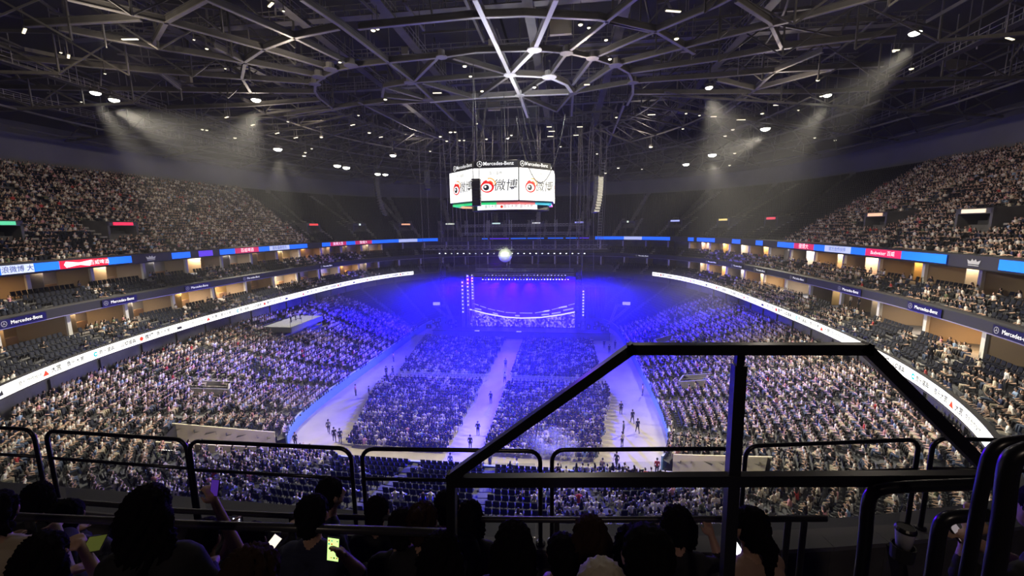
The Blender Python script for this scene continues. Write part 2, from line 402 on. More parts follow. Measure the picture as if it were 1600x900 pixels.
# ------------------------------------------------------------------ suites
def lit(name, col, e=0): return mat(name, col, .7)
ROOMC = [(.62, .50, .38), (.66, .42, .20), (.68, .60, .52), (.62, .58, .55), (.55, .40, .36), (.70, .46, .16), (.60, .56, .50)]
def suite_ring(level):
    if level == 1: d0, d1, zf, zt, dp = 5.9, 9.6, 11.4, 13.95, 'suite'
    else: d0, d1, zf, zt, dp = 10.1, 13.4, 15.95, 18.6, 'club'
    # positions by arc length
    ph = np.linspace(PI/2, PI/2+2*PI, 4001); x, y = off(ph, d0); L = np.r_[0, np.cumsum(np.hypot(np.diff(x), np.diff(y)))]
    n = int(L[-1]/7.0); cuts = np.interp(np.linspace(0, L[-1], n+1), L, ph)
    slab = MB(); ringstrip(slab, [(d0-.3, zf-.02), (d1+.2, zf-.02)], CONC); ringstrip(slab, [(d0-.1, zt), (d1+.2, zt)], WHITE)
    struct(slab.build('floor_suites')); 
    par = MB(); r = random.Random(3+level); SL = []
    for k in range(n):
        a, b = cuts[k], cuts[k+1]
        for t in (a,):
            p = [off(np.array([t]), d) for d in (d0-.05, d1)]
            p0 = np.array([p[0][0][0], p[0][1][0], (zf+zt)/2]); p1 = np.array([p[1][0][0], p[1][1][0], (zf+zt)/2])
            par.beam(p0, p1, .22, zt-zf, mat('suite_partition', (.36, .27, .19), .8)); par.beam(p0-[0, 0, (zt-zf)/2], p0+[0, 0, (zt-zf)/2], .36, .36, WHITE)
        m_ = (a+b)/2; xm, ym = off(np.array([m_]), (d0+d1)/2); xm = float(xm[0]); ym = float(ym[0])
        dark_end = ym > 112 and abs(xm) < 46
        X = proj([xm, ym, (zf+zt)/2])
        inview = X[2] > 5 and -60 < X[0] < 1660
        c0 = off(np.array([a]), d1); c1 = off(np.array([b]), d1)
        e0 = off(np.array([a]), d0); e1 = off(np.array([b]), d0)
        col = ROOMC[r.randrange(len(ROOMC))]
        if not inview: continue
        tt = r.random()
        occupied = (not dark_end)
        room = MB(); wm = mat('suite_wall_%d' % ROOMC.index(col), tuple(q*.62 for q in col), .7)
        P = [(float(c0[0][0]), float(c0[1][0]), zf), (float(c1[0][0]), float(c1[1][0]), zf), (float(c1[0][0]), float(c1[1][0]), zt), (float(c0[0][0]), float(c0[1][0]), zt)]
        room.add(P, [(0, 1, 2, 3)], wm if occupied else CONC)
        u = np.array(P[1])-np.array(P[0]); Lr = np.linalg.norm(u); u /= Lr
        inw = np.array([-xm, CY-ym, 0.]); inw /= np.linalg.norm(inw)
        base = np.array(P[0])
        if occupied:
            # inner dividing wall, framed opening and a counter
            q = base+u*Lr*r.choice([.45, .55, .62]); room.beam(q+[0, 0, (zt-zf)/2], q+inw*r.uniform(1.6, 2.4)+[0, 0, (zt-zf)/2], .12, zt-zf, wm)
            room.box(base+u*Lr*.3+inw*.9+np.array([0, 0, .45]), (1.6, .5, .9), mat('suite_wood', (.30, .17, .09), .5), rz=math.atan2(u[1], u[0]))
        ro = room.build('wall_suite'); struct(ro)
        if occupied:
            cxy = base+u*Lr*.5+inw*1.5; br = r.choice([40, 160, 330, 520]) * (1.2 if level == 1 else 1.0)
            warm = r.choice([(1, .72, .42), (1, .62, .28), (1, .80, .58), (.95, .88, .82)])
            pm = MB(); pm.box((0, 0, 0), (1.3, .35, .06), mat('lamp_panel_%d' % int(warm[2]*100), (1, 1, 1), emit=5, ecol=warm))
            pn = pm.build('ceiling_panel_light', loc=None); pn.location = (cxy[0], cxy[1], zt-.06); pn.rotation_euler = (0, 0, math.atan2(u[1], u[0]))
            side = 'left' if xm < 0 else 'right'
            tag(pn, 'warm light panel in a suite, %s side, %s' % (side, 'lower level' if level == 1 else 'upper level'), 'ceiling light', 'suite ceiling lights, %s side, %s level' % (side, 'lower' if level == 1 else 'upper')); SL.append(pn)
            light('AREA', 'suite_light', (cxy[0], cxy[1], zt-.12), (cxy[0], cxy[1], zf), br, warm, 2.2, size_y=1.)
            if r.random() < .22:
                tv = MB(); tv.box((0, 0, 0), (1.5, .08, .85), BLK); tv.box((0, -.045, 0), (1.4, .02, .75), mat('tv_%d' % (k % 3), (1, 1, 1), emit=.9, ecol=[(.5, .6, 1), (.8, .85, .9), (1, .5, .3)][k % 3]))
                o = tv.build('television'); p = base+u*Lr*.72+inw*.12+np.array([0, 0, 1.25]); o.location = p; o.rotation_euler = (0, 0, math.atan2(u[1], u[0]) + (0 if inw@np.array([u[1], -u[0], 0]) > 0 else PI))
                tag(o, 'lit television on a suite wall, %s side, %s level' % (side, 'lower' if level == 1 else 'upper'), 'television', 'televisions in the %s side suites' % side); SL.append(o)
    struct(par.build('wall_partitions_%d' % level))
    tell_apart(SL)
suite_ring(1); suite_ring(2)
mb = MB(); ringstrip(mb, [(10.3, 12.0), (10.3, 14.2)], CONC); ringstrip(mb, [(13.9, 16.5), (13.9, 18.9)], CONC); struct(mb.build('wall_back'))

# ------------------------------------------------------------------ ribbons
LEDW = mat('led_white', (1, 1, 1), emit=1.7, ecol=(1, 1, .90), nosample=False)
LEDB = mat('led_blue', (0, .2, 1), emit=1.0, ecol=(.01, .13, .85))
LEDR = mat('led_red', (1, 0, .05), emit=.8, ecol=(.62, .015, .03)); LEDP = mat('led_pink', (1, 0, .1), emit=.8, ecol=(.50, .03, .11))
LEDL = mat('led_pale', (.6, .7, 1), emit=.9, ecol=(.42, .50, .75)); LEDV = mat('led_violet', (.2, .1, 1), emit=.7, ecol=(.10, .03, .75))
LTW = mat('lettering_white', (1, 1, 1), emit=1.0, ecol=(.85, .85, .85)); LTG = mat('lettering_grey', (.35, .35, .36), emit=.25, ecol=(.6, .6, .62))
LTD = mat('lettering_dark', (.03, .03, .04), .6); LTR = mat('lettering_red', (.8, .05, .02), emit=.6, ecol=(.9, .08, .02)); LTT = mat('lettering_teal', (0, .5, .55), emit=.5, ecol=(.0, .45, .5)); LTN = mat('lettering_navy', (.05, .08, .3), .5)
def phi_px(px, py, z):
    p = atz(px, py, z); return phi_of(p[0], p[1])
def frame_at(phi, d, z):
    """point on the ring, its rightward direction as seen from inside, up, outward"""
    x, y = off(np.array([phi-.002, phi, phi+.002]), d)
    t = np.array([x[0]-x[2], y[0]-y[2], 0.]); t /= np.linalg.norm(t)      # clockwise = rightward from inside
    return np.array([x[1], y[1], z]), t, np.array([0, 0, 1.])
def band(mb, p0, p1, d, z0, z1, m, n=24, th=.12):
    ph = np.linspace(p0, p1, n+1)
    ringstrip(mb, [(d+th, z0), (d, z0), (d, z1), (d+th, z1)], m, ph, False)
def arcl(p0, p1, d, n=60):
    ph = np.linspace(p0, p1, n); x, y = off(ph, d); return float(np.hypot(np.diff(x), np.diff(y)).sum())
def wrap(p): return p if p > -PI/2 else p+2*PI
# white ribbon: runs from its far end towards the camera on both sides
PL = wrap(phi_px(648, 427, 10.55)); PR = wrap(phi_px(1018, 428, 10.55))
for side, p0, p1 in (('left', PL, PI+1.25), ('right', PR, -1.25)):
    t = thing('ribbon_board', 'long white lit ribbon board curving round the %s side of the bowl' % side, 'led board', (0, 0, 0))
    m = MB(); band(m, p0, p1, -.05, 10.05, 11.0, LEDW, 160); m.build('led_panel', parent=t)
    m = MB(); band(m, p0, p1, -.02, 9.93, 10.03, DARK, 160, .3); band(m, p0, p1, -.02, 11.02, 11.1, DARK, 160, .3); m.build('housing', parent=t)
    m = MB(); L = arcl(p0, p1, 0, 300); k = 0; s = 1.2
    ph = np.linspace(p0, p1, 600); x, y = off(ph, 0); AL = np.r_[0, np.cumsum(np.hypot(np.diff(x), np.diff(y)))]
    while s < L-1.5:
        p = float(np.interp(s, AL, ph)); o, r_, u_ = frame_at(p, -.07, 10.53)
        q = k % 8; m = MB()
        if q in (0, 4): put_text(m, '音乐大赏', o, r_, u_, .52, LTD, .02)
        elif q == 1: put_arc(m, 0, 0, 0, .26, 0, 2*PI, o-r_*.7, r_, u_, LTR); put_text(m, '微博', o+r_*.4, r_, u_, .62, LTD, .02)
        elif q == 2: put_text(m, '品牌盛典', o, r_, u_, .52, LTD, .02)
        elif q == 3: put_arc(m, 0, 0, .1, .26, .4, PI*2-.4, o-r_*.9, r_, u_, LTT); put_text(m, '音乐盛典', o+r_*.5, r_, u_, .50, LTD, .02)
        elif q == 5: put_poly(m, [(-1.2, -.25), (-.85, .28), (-.5, -.25)], o, r_, u_, LTR); put_text(m, '大赏', o+r_*.3, r_, u_, .6, LTD, .02)
        elif q == 6: put_text(m, '官方合作伙伴', o, r_, u_, .42, LTD, .02)
        else: put_poly(m, [(-.4, -.25), (-.3, .2), (-.1, 0), (0, .28), (.1, 0), (.3, .2), (.4, -.25)], o, r_, u_, LTD)
        m.build('lettering', parent=t); s += 3.3 if q in (6, 2, 3) else 2.5; k += 1
    g = MB(); band(g, p0, p1, .25, 11.15, 11.75, GLASSM, 160, .02); o = g.build('glass_balustrade')
    tag(o, 'clear glass balustrade above the white ribbon on the %s side' % side, 'balustrade')
# blue ribbon segments: x pixel spans (and the y there) turned into angles on the ring at z 19.45
def bl_y(px):
    X = [0, 50, 135, 189, 284, 355, 388, 473, 537, 631, 682, 928, 1037, 1080, 1151, 1185, 1229, 1296, 1381, 1475, 1583]
    Y = [423, 417.5, 411, 405, 398.6, 394, 390.5, 384, 380, 376, 374, 371.6, 372.6, 373.6, 377, 379.7, 382, 390.5, 397, 403, 413]
    return float(np.interp(px, X, Y))
def ribphi(px):          # angle of the ring point (offset 7.4, z 19.45) that shows at this column
    if not hasattr(ribphi, 'T'):
        ph = np.linspace(-1.2, PI+1.2, 4000); x, y = off(ph, 7.35); P = np.c_[x, y, np.full_like(x, 19.45)]
        X, Y, K = proj(P); ok = K > 5; i = np.argsort(X[ok]); ribphi.T = (X[ok][i], ph[ok][i])
    return float(np.interp(px, *ribphi.T))
BOARDS = {
 'left': [(-60, 0, LEDB), (0, 52, LEDL), (52, 92, LEDB), (92, 168, LEDR), (168, 205, LEDB), (268, 297, LEDB), (310, 332, LEDV), (343, 367, LEDB), (367, 404, LEDP), (404, 421, LEDB), (421, 452, LEDL), (452, 480, LEDB),
          (503, 516, LEDB), (516, 541, LEDP), (541, 555, LEDB), (555, 581, LEDP), (581, 623, LEDB), (623, 652, LEDL), (652, 684, LEDB)],
 'right': [(930, 975, LEDB), (975, 1003, LEDL), (1003, 1047, LEDB), (1075, 1084, LEDB), (1089, 1117, LEDB), (1144, 1157, LEDB), (1181, 1192, LEDB), (1215, 1241, LEDB), (1241, 1272, LEDP), (1272, 1289, LEDB), (1289, 1330, LEDL),
           (1330, 1353, LEDB), (1353, 1409, LEDP), (1409, 1480, LEDB), (1562, 1680, LEDB)],
 'far': [(753, 762, LEDB), (765, 795, LEDV), (798, 822, LEDB), (824, 850, LEDB), (856, 880, LEDB), (884, 903, LEDB), (905, 920, LEDV)]}
WORDS = {(0, 52): ('新浪微博 大赏', LTN, .72), (92, 168): ('Budweiser', LTW, .6), (367, 404): ('百威啤酒', LTW, .8), (421, 452): ('音乐盛典官方', LTN, .7), (516, 541): ('微博大赏', LTW, .9), (555, 581): ('微博大', LTW, .9),
         (1241, 1272): ('微博大', LTW, .9), (1289, 1330): ('官方合作伙伴', LTN, .62), (1353, 1409): ('Budweiser 百威', LTW, .62)}
for side in ('left', 'right', 'far'):
    t = thing('ribbon_board', {'left': 'broken ribbon of blue and red lit boards under the left upper tier', 'right': 'broken ribbon of blue and red lit boards under the right upper tier',
                               'far': 'thin dashed blue lit ribbon high behind the stage rigging'}[side], 'led board')
    for a, b, mm in BOARDS[side]:
        pa, pb = ribphi(a), ribphi(b)
        m = MB(); hi = .28 if side == 'far' else .9
        band(m, pa, pb, 7.3, 19.0+(.9-hi)/2, 19.0+(.9-hi)/2+hi, mm, max(2, int(abs(pa-pb)*60)), .1); o = m.build('led_panel', parent=t)
        if (a, b) in WORDS:
            tx, tm, sz = WORDS[(a, b)]; m = MB(); f = frame_at((pa+pb)/2, 7.28, 19.43); sh = 0
            if (a, b) == (92, 168):
                oo = frame_at(pa*.62+pb*.38, 7.27, 19.45)
                put_poly(m, [(-1.5, .36), (-.1, .16), (0, .16), (.1, .16), (1.5, .36), (1.2, -.36), (.1, -.16), (0, -.16), (-.1, -.16), (-1.5, -.36), (-1.75, 0)], *oo, LTW); f = frame_at(pa*.2+pb*.8, 7.27, 19.43)
                put_text(m, '百威啤酒', f[0], f[1], f[2], .62, LTW); put_text(m, 'Budweiser', oo[0]-f[2]*.03, oo[1], oo[2], .30, LTR)
            else: put_text(m, tx, f[0], f[1], f[2], sz, tm)
            m.build('lettering', parent=o)
# crown emblems on the dark gaps of the upper fascia
for px in (236, 1521, 1030):
    o, r_, u_ = frame_at(ribphi(px), 7.36, 19.45); m = MB()
    put_poly(m, [(-.6, -.2), (-.75, .2), (-.35, .05), (-.2, .3), (0, .1), (.2, .3), (.35, .05), (.75, .2), (.6, -.2)], o, r_, u_, LTG); put_poly(m, [(-.6, -.28), (.6, -.28), (.6, -.36), (-.6, -.36)], o, r_, u_, LTG)
    tag(m.build('crown_emblem'), {236: 'grey crown emblem on the dark upper fascia left of centre', 1521: 'grey crown emblem on the dark fascia at the right edge', 1030: 'small crown emblem on the far dark fascia'}[px], 'sign')
# name plates on the middle fascia
def midphi(px):
    if not hasattr(midphi, 'T'):
        ph = np.linspace(-1.2, PI+1.2, 4000); x, y = off(ph, 5.3); X, Y, K = proj(np.c_[x, y, np.full_like(x, 14.55)])
        ok = K > 5; i = np.argsort(X[ok]); midphi.T = (X[ok][i], ph[ok][i])
    return float(np.interp(px, *midphi.T))
for px, rel in ((34, 'lowest along the left fascia'), (186, 'left fascia, above the yellow lit suite'), (308, 'left fascia, above the open suite screen'), (393, 'left fascia, above the far crowded seats'), (510, 'small, far left fascia'),
                (1004, 'first right of the stage, far fascia'), (1112, 'small, far along the right fascia'), (1152, 'right fascia, before the bend'), (1188, 'right fascia, above the dark seat block'), (1247, 'right fascia, mid way'),
                (1328, 'right fascia, above the orange suite'), (1446, 'right fascia, above the white suite'), (1590, 'cut by the right picture edge')):
    o, r_, u_ = frame_at(midphi(px), 5.2, 14.55); m = MB()
    R = np.c_[r_, np.cross(u_, r_), u_]; m.box(o, (4.6, .08, .82), BLK, R=R); o2 = o-np.cross(u_, r_)*.06 if np.dot(np.cross(u_, r_), o-np.array([0, CY, 0])) > 0 else o+np.cross(u_, r_)*.06
    t = m.build('name_sign'); tag(t, 'black name sign with white lettering, %s' % rel, 'sign')
    m = MB(); put_star(m, o2-r_*1.85, r_, u_, LTG, .55); put_text(m, 'Mercedes-Benz', o2+r_*.3, r_, u_, .5, LTW); m.build('lettering', parent=t)
# ------------------------------------------------------------------ seated spectators and seats
SHIRTS = [('white', (.78, .75, .70)), ('cream', (.62, .56, .46)), ('black', (.012, .012, .016)), ('grey', (.22, .22, .24)), ('navy', (.02, .03, .09)), ('blue', (.25, .36, .55)),
          ('pink', (.62, .30, .32)), ('red', (.45, .04, .04)), ('brown', (.16, .10, .07)), ('olive', (.14, .17, .10))]
SHM = [mat('cloth_'+n.replace(' ', '_'), c, .85) for n, c in SHIRTS]
HAIR = [mat('hair_black', (.008, .007, .007), .55), mat('hair_brown', (.035, .02, .013), .55)]
SKIN = mat('skin', (.50, .32, .23), .6)
TROU = [mat('trousers_black', (.014, .014, .017), .85), mat('trousers_blue', (.05, .07, .13), .85), mat('trousers_beige', (.38, .33, .26), .85)]
ALLM = SHM+HAIR+[SKIN]+TROU
iH, iS, iT = len(SHM), len(SHM)+2, len(SHM)+3

class Q:                                # quads only
    def __init__(s): s.v = []; s.f = []; s.c = []
    def prism(s, rings, code, caps=(True, True)):
        n = len(rings[0]); k = len(s.v)
        for r in rings: s.v += [tuple(p) for p in r]
        for i in range(len(rings)-1):
            for j in range(n): s.f.append((k+i*n+j, k+i*n+(j+1) % n, k+(i+1)*n+(j+1) % n, k+(i+1)*n+j)); s.c.append(code)
        for e, c in zip((0, len(rings)-1), caps):
            if c:
                b = k+e*n
                if n == 4: s.f.append((b, b+1, b+2, b+3)); s.c.append(code)
                elif n == 6: s.f += [(b, b+1, b+2, b+3), (b, b+3, b+4, b+5)]; s.c += [code]*2
    def limb(s, pts, rad, code):
        R = []
        for i, p in enumerate(pts):
            p = np.array(p, float); t = np.array(pts[min(i+1, len(pts)-1)], float)-np.array(pts[max(i-1, 0)], float); t /= np.linalg.norm(t)
            up = np.array([0, 0, 1.]) if abs(t[2]) < .8 else np.array([0, 1., 0]); a = np.cross(t, up); a /= np.linalg.norm(a); b = np.cross(t, a)
            R.append([p+rad[i]*(a*x+b*y) for x, y in ((-1, -1), (1, -1), (1, 1), (-1, 1))])
        s.prism(R, code)
    def head(s, c, r, long_=0, turn=0):
        n = 4; g = np.linspace(-1, 1, 4)
        k = len(s.v)
        idx = {}
        def vid(p):
            q = tuple(np.round(p, 4))
            if q not in idx:
                d = np.array(p)/np.linalg.norm(p); idx[q] = len(s.v); s.v.append((c[0]+d[0]*r[0], c[1]+d[1]*r[1], c[2]+d[2]*r[2]))
            return idx[q]
        for ax in range(3):
            for sg in (-1, 1):
                for i in range(3):
                    for j in range(3):
                        qs = []
                        for a, b in ((i, j), (i+1, j), (i+1, j+1), (i, j+1)):
                            p = [0, 0, 0]; p[ax] = sg; p[(ax+1) % 3] = g[a]; p[(ax+2) % 3] = g[b]; qs.append(vid(p))
                        m = np.mean([s.v[q] for q in qs], 0)-np.array(c)
                        # face: front (+y) and below the brow
                        yy = m[1]*math.cos(turn)+m[0]*math.sin(turn)
                        skin = yy > r[1]*.30 and m[2] < r[2]*.55
                        s.f.append(tuple(qs)); s.c.append(2 if skin else 1)
def ringo(cx, cy, cz, rx, ry, n=6): return [(cx+rx*math.cos(2*PI*k/n+PI/6), cy+ry*math.sin(2*PI*k/n+PI/6), cz) for k in range(n)]
def seated_template(kind):
    q = Q(); lean = {0: 0, 1: .06, 2: -.03, 3: .12}[kind % 4]
    q.prism([ringo(0, -.02, .38, .17, .12), ringo(0, lean*.4, .62, .155, .105), ringo(0, lean, .86, .205, .11), ringo(0, lean, .94, .09, .07)], 0)
    q.limb([(0, lean, .92), (0, lean+.02, 1.02)], (.045, .045), 2)
    q.head((0, lean+.03, 1.12), (.085, .10, .125), turn=(-.5, 0, .5, .2)[kind % 4])
    if kind in (1, 4): q.prism([ringo(0, lean-.05, 1.08, .10, .07), ringo(0, lean-.07, .80, .11, .05)], 1)   # long hair
    for sx in (-1, 1):
        q.limb([(sx*.10, -.04, .46), (sx*.13, .40, .48), (sx*.12, .42, .06)], (.085, .07, .05), 3)
        if kind == 2 and sx == 1: q.limb([(.22, lean, .86), (.30, .12, .74), (.22, .22, 1.02)], (.055, .048, .036), 0); q.limb([(.22, .22, 1.0), (.20, .24, 1.16)], (.035, .03), 2)
        elif kind == 3: q.limb([(sx*.21, lean, .86), (sx*.27, .10, .62)], (.055, .045), 0); q.limb([(sx*.27, .10, .62), (sx*.06, .34, .66)], (.04, .03), 2)
        else: q.limb([(sx*.22, lean, .86), (sx*.27, -.02+lean, .62)], (.055, .045), 0); q.limb([(sx*.27, lean, .62), (sx*.15, .26, .53)], (.04, .03), 2)
    return np.array(q.v), np.array(q.f), np.array(q.c)
TEMPL = [seated_template(k) for k in range(5)]

SEATB = mat('seat_plastic', (.007, .009, .020), .7, spec=.12); SEATF = mat('seat_frame', (.02, .02, .022), .5)
def seat_template():
    q = Q()
    def bx(c, d, code, tilt=0):
        R = []
        for z in (-d[2]/2, d[2]/2): R.append([(c[0]+x*d[0]/2, c[1]+y*d[1]/2+z*tilt, c[2]+z) for x, y in ((-1, -1), (1, -1), (1, 1), (-1, 1))])
        q.prism(R, code)
    bx((0, -.20, .66), (.44, .05, .50), 0, -.18); bx((0, .04, .42), (.44, .42, .07), 0); bx((0, -.12, .2), (.10, .10, .40), 1)
    bx((-.25, 0, .58), (.04, .34, .04), 1); bx((-.25, -.05, .38), (.03, .05, .40), 1)
    return np.array(q.v), np.array(q.f), np.array(q.c)
SEATT = seat_template()

def emit_mesh(name, placed, templ_mats):
    """placed: list of (template, X(n), Y, Z, rot, scale, matlookup (n,4)) -> ONE mesh"""
    VV, FF, MM = [], [], []; base = 0
    for (tv, tf, tc), x, y, z, a, sc, ml in placed:
        n = len(x)
        if n == 0: continue
        c, s = np.cos(a), np.sin(a)
        vx = (tv[None, :, 0]*c[:, None]-tv[None, :, 1]*s[:, None])*sc[:, None]+x[:, None]
        vy = (tv[None, :, 0]*s[:, None]+tv[None, :, 1]*c[:, None])*sc[:, None]+y[:, None]
        vz = tv[None, :, 2]*sc[:, None]+z[:, None]
        VV.append(np.stack([vx, vy, vz], -1).reshape(-1, 3)); k = len(tv)
        FF.append((tf[None]+(np.arange(n)*k)[:, None, None]+base).reshape(-1, 4)); MM.append(ml[:, tc].reshape(-1)); base += n*k
    V = np.concatenate(VV).astype(np.float32); F = np.concatenate(FF).astype(np.int32); Mi = np.concatenate(MM).astype(np.int32)
    me = bpy.data.meshes.new(name); me.vertices.add(len(V)); me.vertices.foreach_set('co', V.ravel())
    me.loops.add(F.size); me.loops.foreach_set('vertex_index', F.ravel())
    me.polygons.add(len(F)); me.polygons.foreach_set('loop_start', np.arange(0, F.size, 4, dtype=np.int32))
    try: me.polygons.foreach_set('loop_total', np.full(len(F), 4, np.int32))
    except Exception: pass
    for m in templ_mats: me.materials.append(m)
    me.polygons.foreach_set('material_index', Mi); me.update(calc_edges=True); me.validate()
    o = bpy.data.objects.new(name, me); COL.objects.link(o); return o

# every place in the tiers: x, y, z, facing, tier, row, side
def tier_places(nm, spacing, phi0=0, phi1=2*PI):
    T = TIERS[nm]; out = []; N = T['rows']
    for i in range(N):
        z = T['z0']+(T['z1']-T['z0'])*i/(N-1)
        ph = np.linspace(phi0, phi1, 3000); x, y = lerpc(ph, (i+.45)/N, T['cin'], T['cout'])
        L = np.r_[0, np.cumsum(np.hypot(np.diff(x), np.diff(y)))]; s = np.arange(.3+.2*(i % 2), L[-1]-.3, spacing)
        p = np.interp(s, L, ph); px, py = lerpc(p, (i+.45)/N, T['cin'], T['cout'])
        qx, qy = lerpc(p+.003, (i+.45)/N, T['cin'], T['cout']); tx, ty = qx-px, qy-py; n = np.hypot(tx, ty)
        # inward direction is to the left of travel when phi increases
        ix, iy = -ty/n, tx/n; rot = np.arctan2(-ix, iy)
        out.append(np.c_[px, py, np.full_like(px, z), rot, p, np.full_like(px, i), s])
    return np.concatenate(out)
def cull(P, m=130):
    X, Y, K = proj(P[:, :3]+np.array([0, 0, .7])); ok = (K > 4) & (X > -m) & (X < 1600+m) & (Y > -m) & (Y < 900+m)
    return P[ok]
AISLE = {'lower': 13.0, 'suite': 7.2, 'club': 7.2, 'upper': 12.5}
def aisle_mask(nm, P):
    """aisles run outward on fixed angles"""
    T = TIERS[nm]; n = {'lower': 30, 'suite': 44, 'club': 44, 'upper': 34}[nm]
    a = np.mod(P[:, 4], 2*PI)/(2*PI)*n; da = np.abs(a-np.round(a))*(2*PI/n)
    R = np.hypot(P[:, 0], P[:, 1]-CY); w_ = {'lower': .55, 'suite': .6, 'club': .6, 'upper': .65}[nm]
    return da*R < w_
def vnoise(x, y, sc, seed=0):
    """smooth value noise for filling patterns"""
    r = np.random.default_rng(seed).random((64, 64)); u = x/sc+100; v = y/sc+100
    iu, iv = np.floor(u).astype(int), np.floor(v).astype(int); fu, fv = u-iu, v-iv; fu = fu*fu*(3-2*fu); fv = fv*fv*(3-2*fv)
    g = lambda a, b: r[a % 64, b % 64]
    return (g(iu, iv)*(1-fu)+g(iu+1, iv)*fu)*(1-fv)+(g(iu, iv+1)*(1-fu)+g(iu+1, iv+1)*fu)*fv

# things set in the lower terrace (pixel of their middle, height there)
VOMS = [(1310, 566, 6.2, 2.2), (1172, 494, 6.2, 2.2), (1243, 525, 6.6, 2.0), (1085, 594, 3.4, 1.6), (1040, 527, 4.2, 1.5), (330, 600, 5.5, 1.7)]
VOMP = [(atz(a, b, z), h) for a, b, z, h in VOMS]
for p, h in VOMP: PATCH.append((p[0], p[1], h*.85))
PLAT = atz(457, 502, 7.2)
PATCH.append((PLAT[0], PLAT[1]-2, 3.0)); PATCH.append((PLAT[0]+.5, PLAT[1]+3, 3.0))

places = {}
lo = cull(tier_places('lower', .54)); a = aisle_mask('lower', lo); lo = lo[~a & ~in_tunnel(lo[:, 0], lo[:, 1], .5) & ~in_patch(lo[:, 0], lo[:, 1])]
sx = np.sign(lo[:, 0]); ydev = lo[:, 1]
far_empty = np.where(lo[:, 0] < 0, lo[:, 1] > 84.5+(np.abs(lo[:, 0])-22)*.15, lo[:, 1] > 87+(np.abs(lo[:, 0])-22)*.2)
lo = lo[~((np.abs(lo[:, 0]) < 19) & (lo[:, 1] > 88))]; far_empty = np.where(lo[:, 0] < 0, lo[:, 1] > 84.5+(np.abs(lo[:, 0])-22)*.15, lo[:, 1] > 87+(np.abs(lo[:, 0])-22)*.2)
mid_near = (np.abs(lo[:, 0]+1) < 10.5) & (lo[:, 1] < 50)
fill = np.where(far_empty, 0, np.where(mid_near, .12, .93))
fill = np.where((vnoise(lo[:, 0], lo[:, 1], 3.2, 5) > .83) & ~far_empty, fill*.25, fill)
places['lower'] = (lo, RNG.random(len(lo)) < fill)
for nm in ('suite', 'club'):
    P = cull(tier_places(nm, .56)); P = P[~aisle_mask(nm, P)]
    far = (np.abs(P[:, 0]) < 44) & (P[:, 1] > 108)
    P = P[~((P[:, 1] > 100) & (np.abs(P[:, 0]) < 24))]; far = (np.abs(P[:, 0]) < 44) & (P[:, 1] > 104)
    v = vnoise(P[:, 0], P[:, 1], 5.0, 8 if nm == 'suite' else 9)
    f = np.where(P[:, 0] > 0, .22+.6*(v > .45), .06+.5*(v > .62))
    f = np.where(nm == 'club' and True, f+.12*(P[:, 0] > 0), f); f = np.where(far, 0, f)
    places[nm] = (P, RNG.random(len(P)) < f)
P = cull(tier_places('upper', .56)); am = aisle_mask('upper', P)
SIGNPX = [(0, 350), (192, 349), (490, 350), (562, 350), (634, 350), (703, 350), (775, 346), (838, 346), (905, 347), (981, 347), (1055, 344), (1130, 344), (1205, 341), (1368, 331), (1522, 330)]
SIGNP = [atz(a, min(b, 347.5 if a > 700 else 351), 24.85) for a, b in SIGNPX]
SIGNPH = []
for i, (a, b) in enumerate(SIGNPX):      # angle of the tier point (offset 21) that shows in this column
    ph = np.linspace(-1.3, PI+1.3, 4000); x, y = off(ph, 13.2); X, Y, K = proj(np.c_[x, y, np.full_like(x, 24.4)]); ok = K > 5
    j = np.argsort(X[ok]); SIGNPH.append(float(np.interp(a, X[ok][j], ph[ok][j])))
vm = np.zeros(len(P), bool)
offd = np.hypot(P[:, 0], P[:, 1]-CY)
for ph in SIGNPH:
    x0, y0 = off(np.array([ph]), 16.5); rr = P[:, 5]
    d = np.abs(P[:, 4]-ph)*offd; d = np.minimum(d, np.abs(P[:, 4]-ph-2*PI)*offd); d = np.minimum(d, np.abs(P[:, 4]-ph+2*PI)*offd)
    vm |= (d < 2.4) & (rr >= 5) & (rr < 10); vm |= (d < .8) & (rr >= 10); vm |= (d < 3.4) & (d > 2.4) & (rr < 12)
P = P[~vm]
full = np.where(P[:, 0] < 0, (P[:, 1]-CY) < .46*np.abs(P[:, 0]), (P[:, 1]-CY) < .27*np.abs(P[:, 0]))
v = vnoise(P[:, 0], P[:, 1], 3.0, 4)
places['upper'] = (P, (RNG.random(len(P)) < np.where(v > .84, .3, .90)) & full)

# floor blocks
FL = []
def blk(y0, y1, left):
    rows = np.arange(y0, y1, .92)
    for i, y in enumerate(rows):
        if left: xa = -15.3-.17*(y-59) if y < 59.5 else -15.7-.15*(y-60); xb = -1.9
        else: xa, xb = 2.1, (16.0 if y > 59.5 else min(16.3, 13.6+.18*(y-38.5)))
        if left and y < 58: xa = max(-16.8, -12.7-.27*(y-38.3))
        xs = np.arange(xa, xb, .56)
        for x in xs: FL.append((x, y, 0., 0., 0., i, x))
for l in (True, False): blk(60.2, 80.5, l); blk(38.6, 57.6, l)
FLP = cull(np.array(FL)); RNGf = RNG.random(len(FLP)); places['floor'] = (FLP, RNGf < .965)

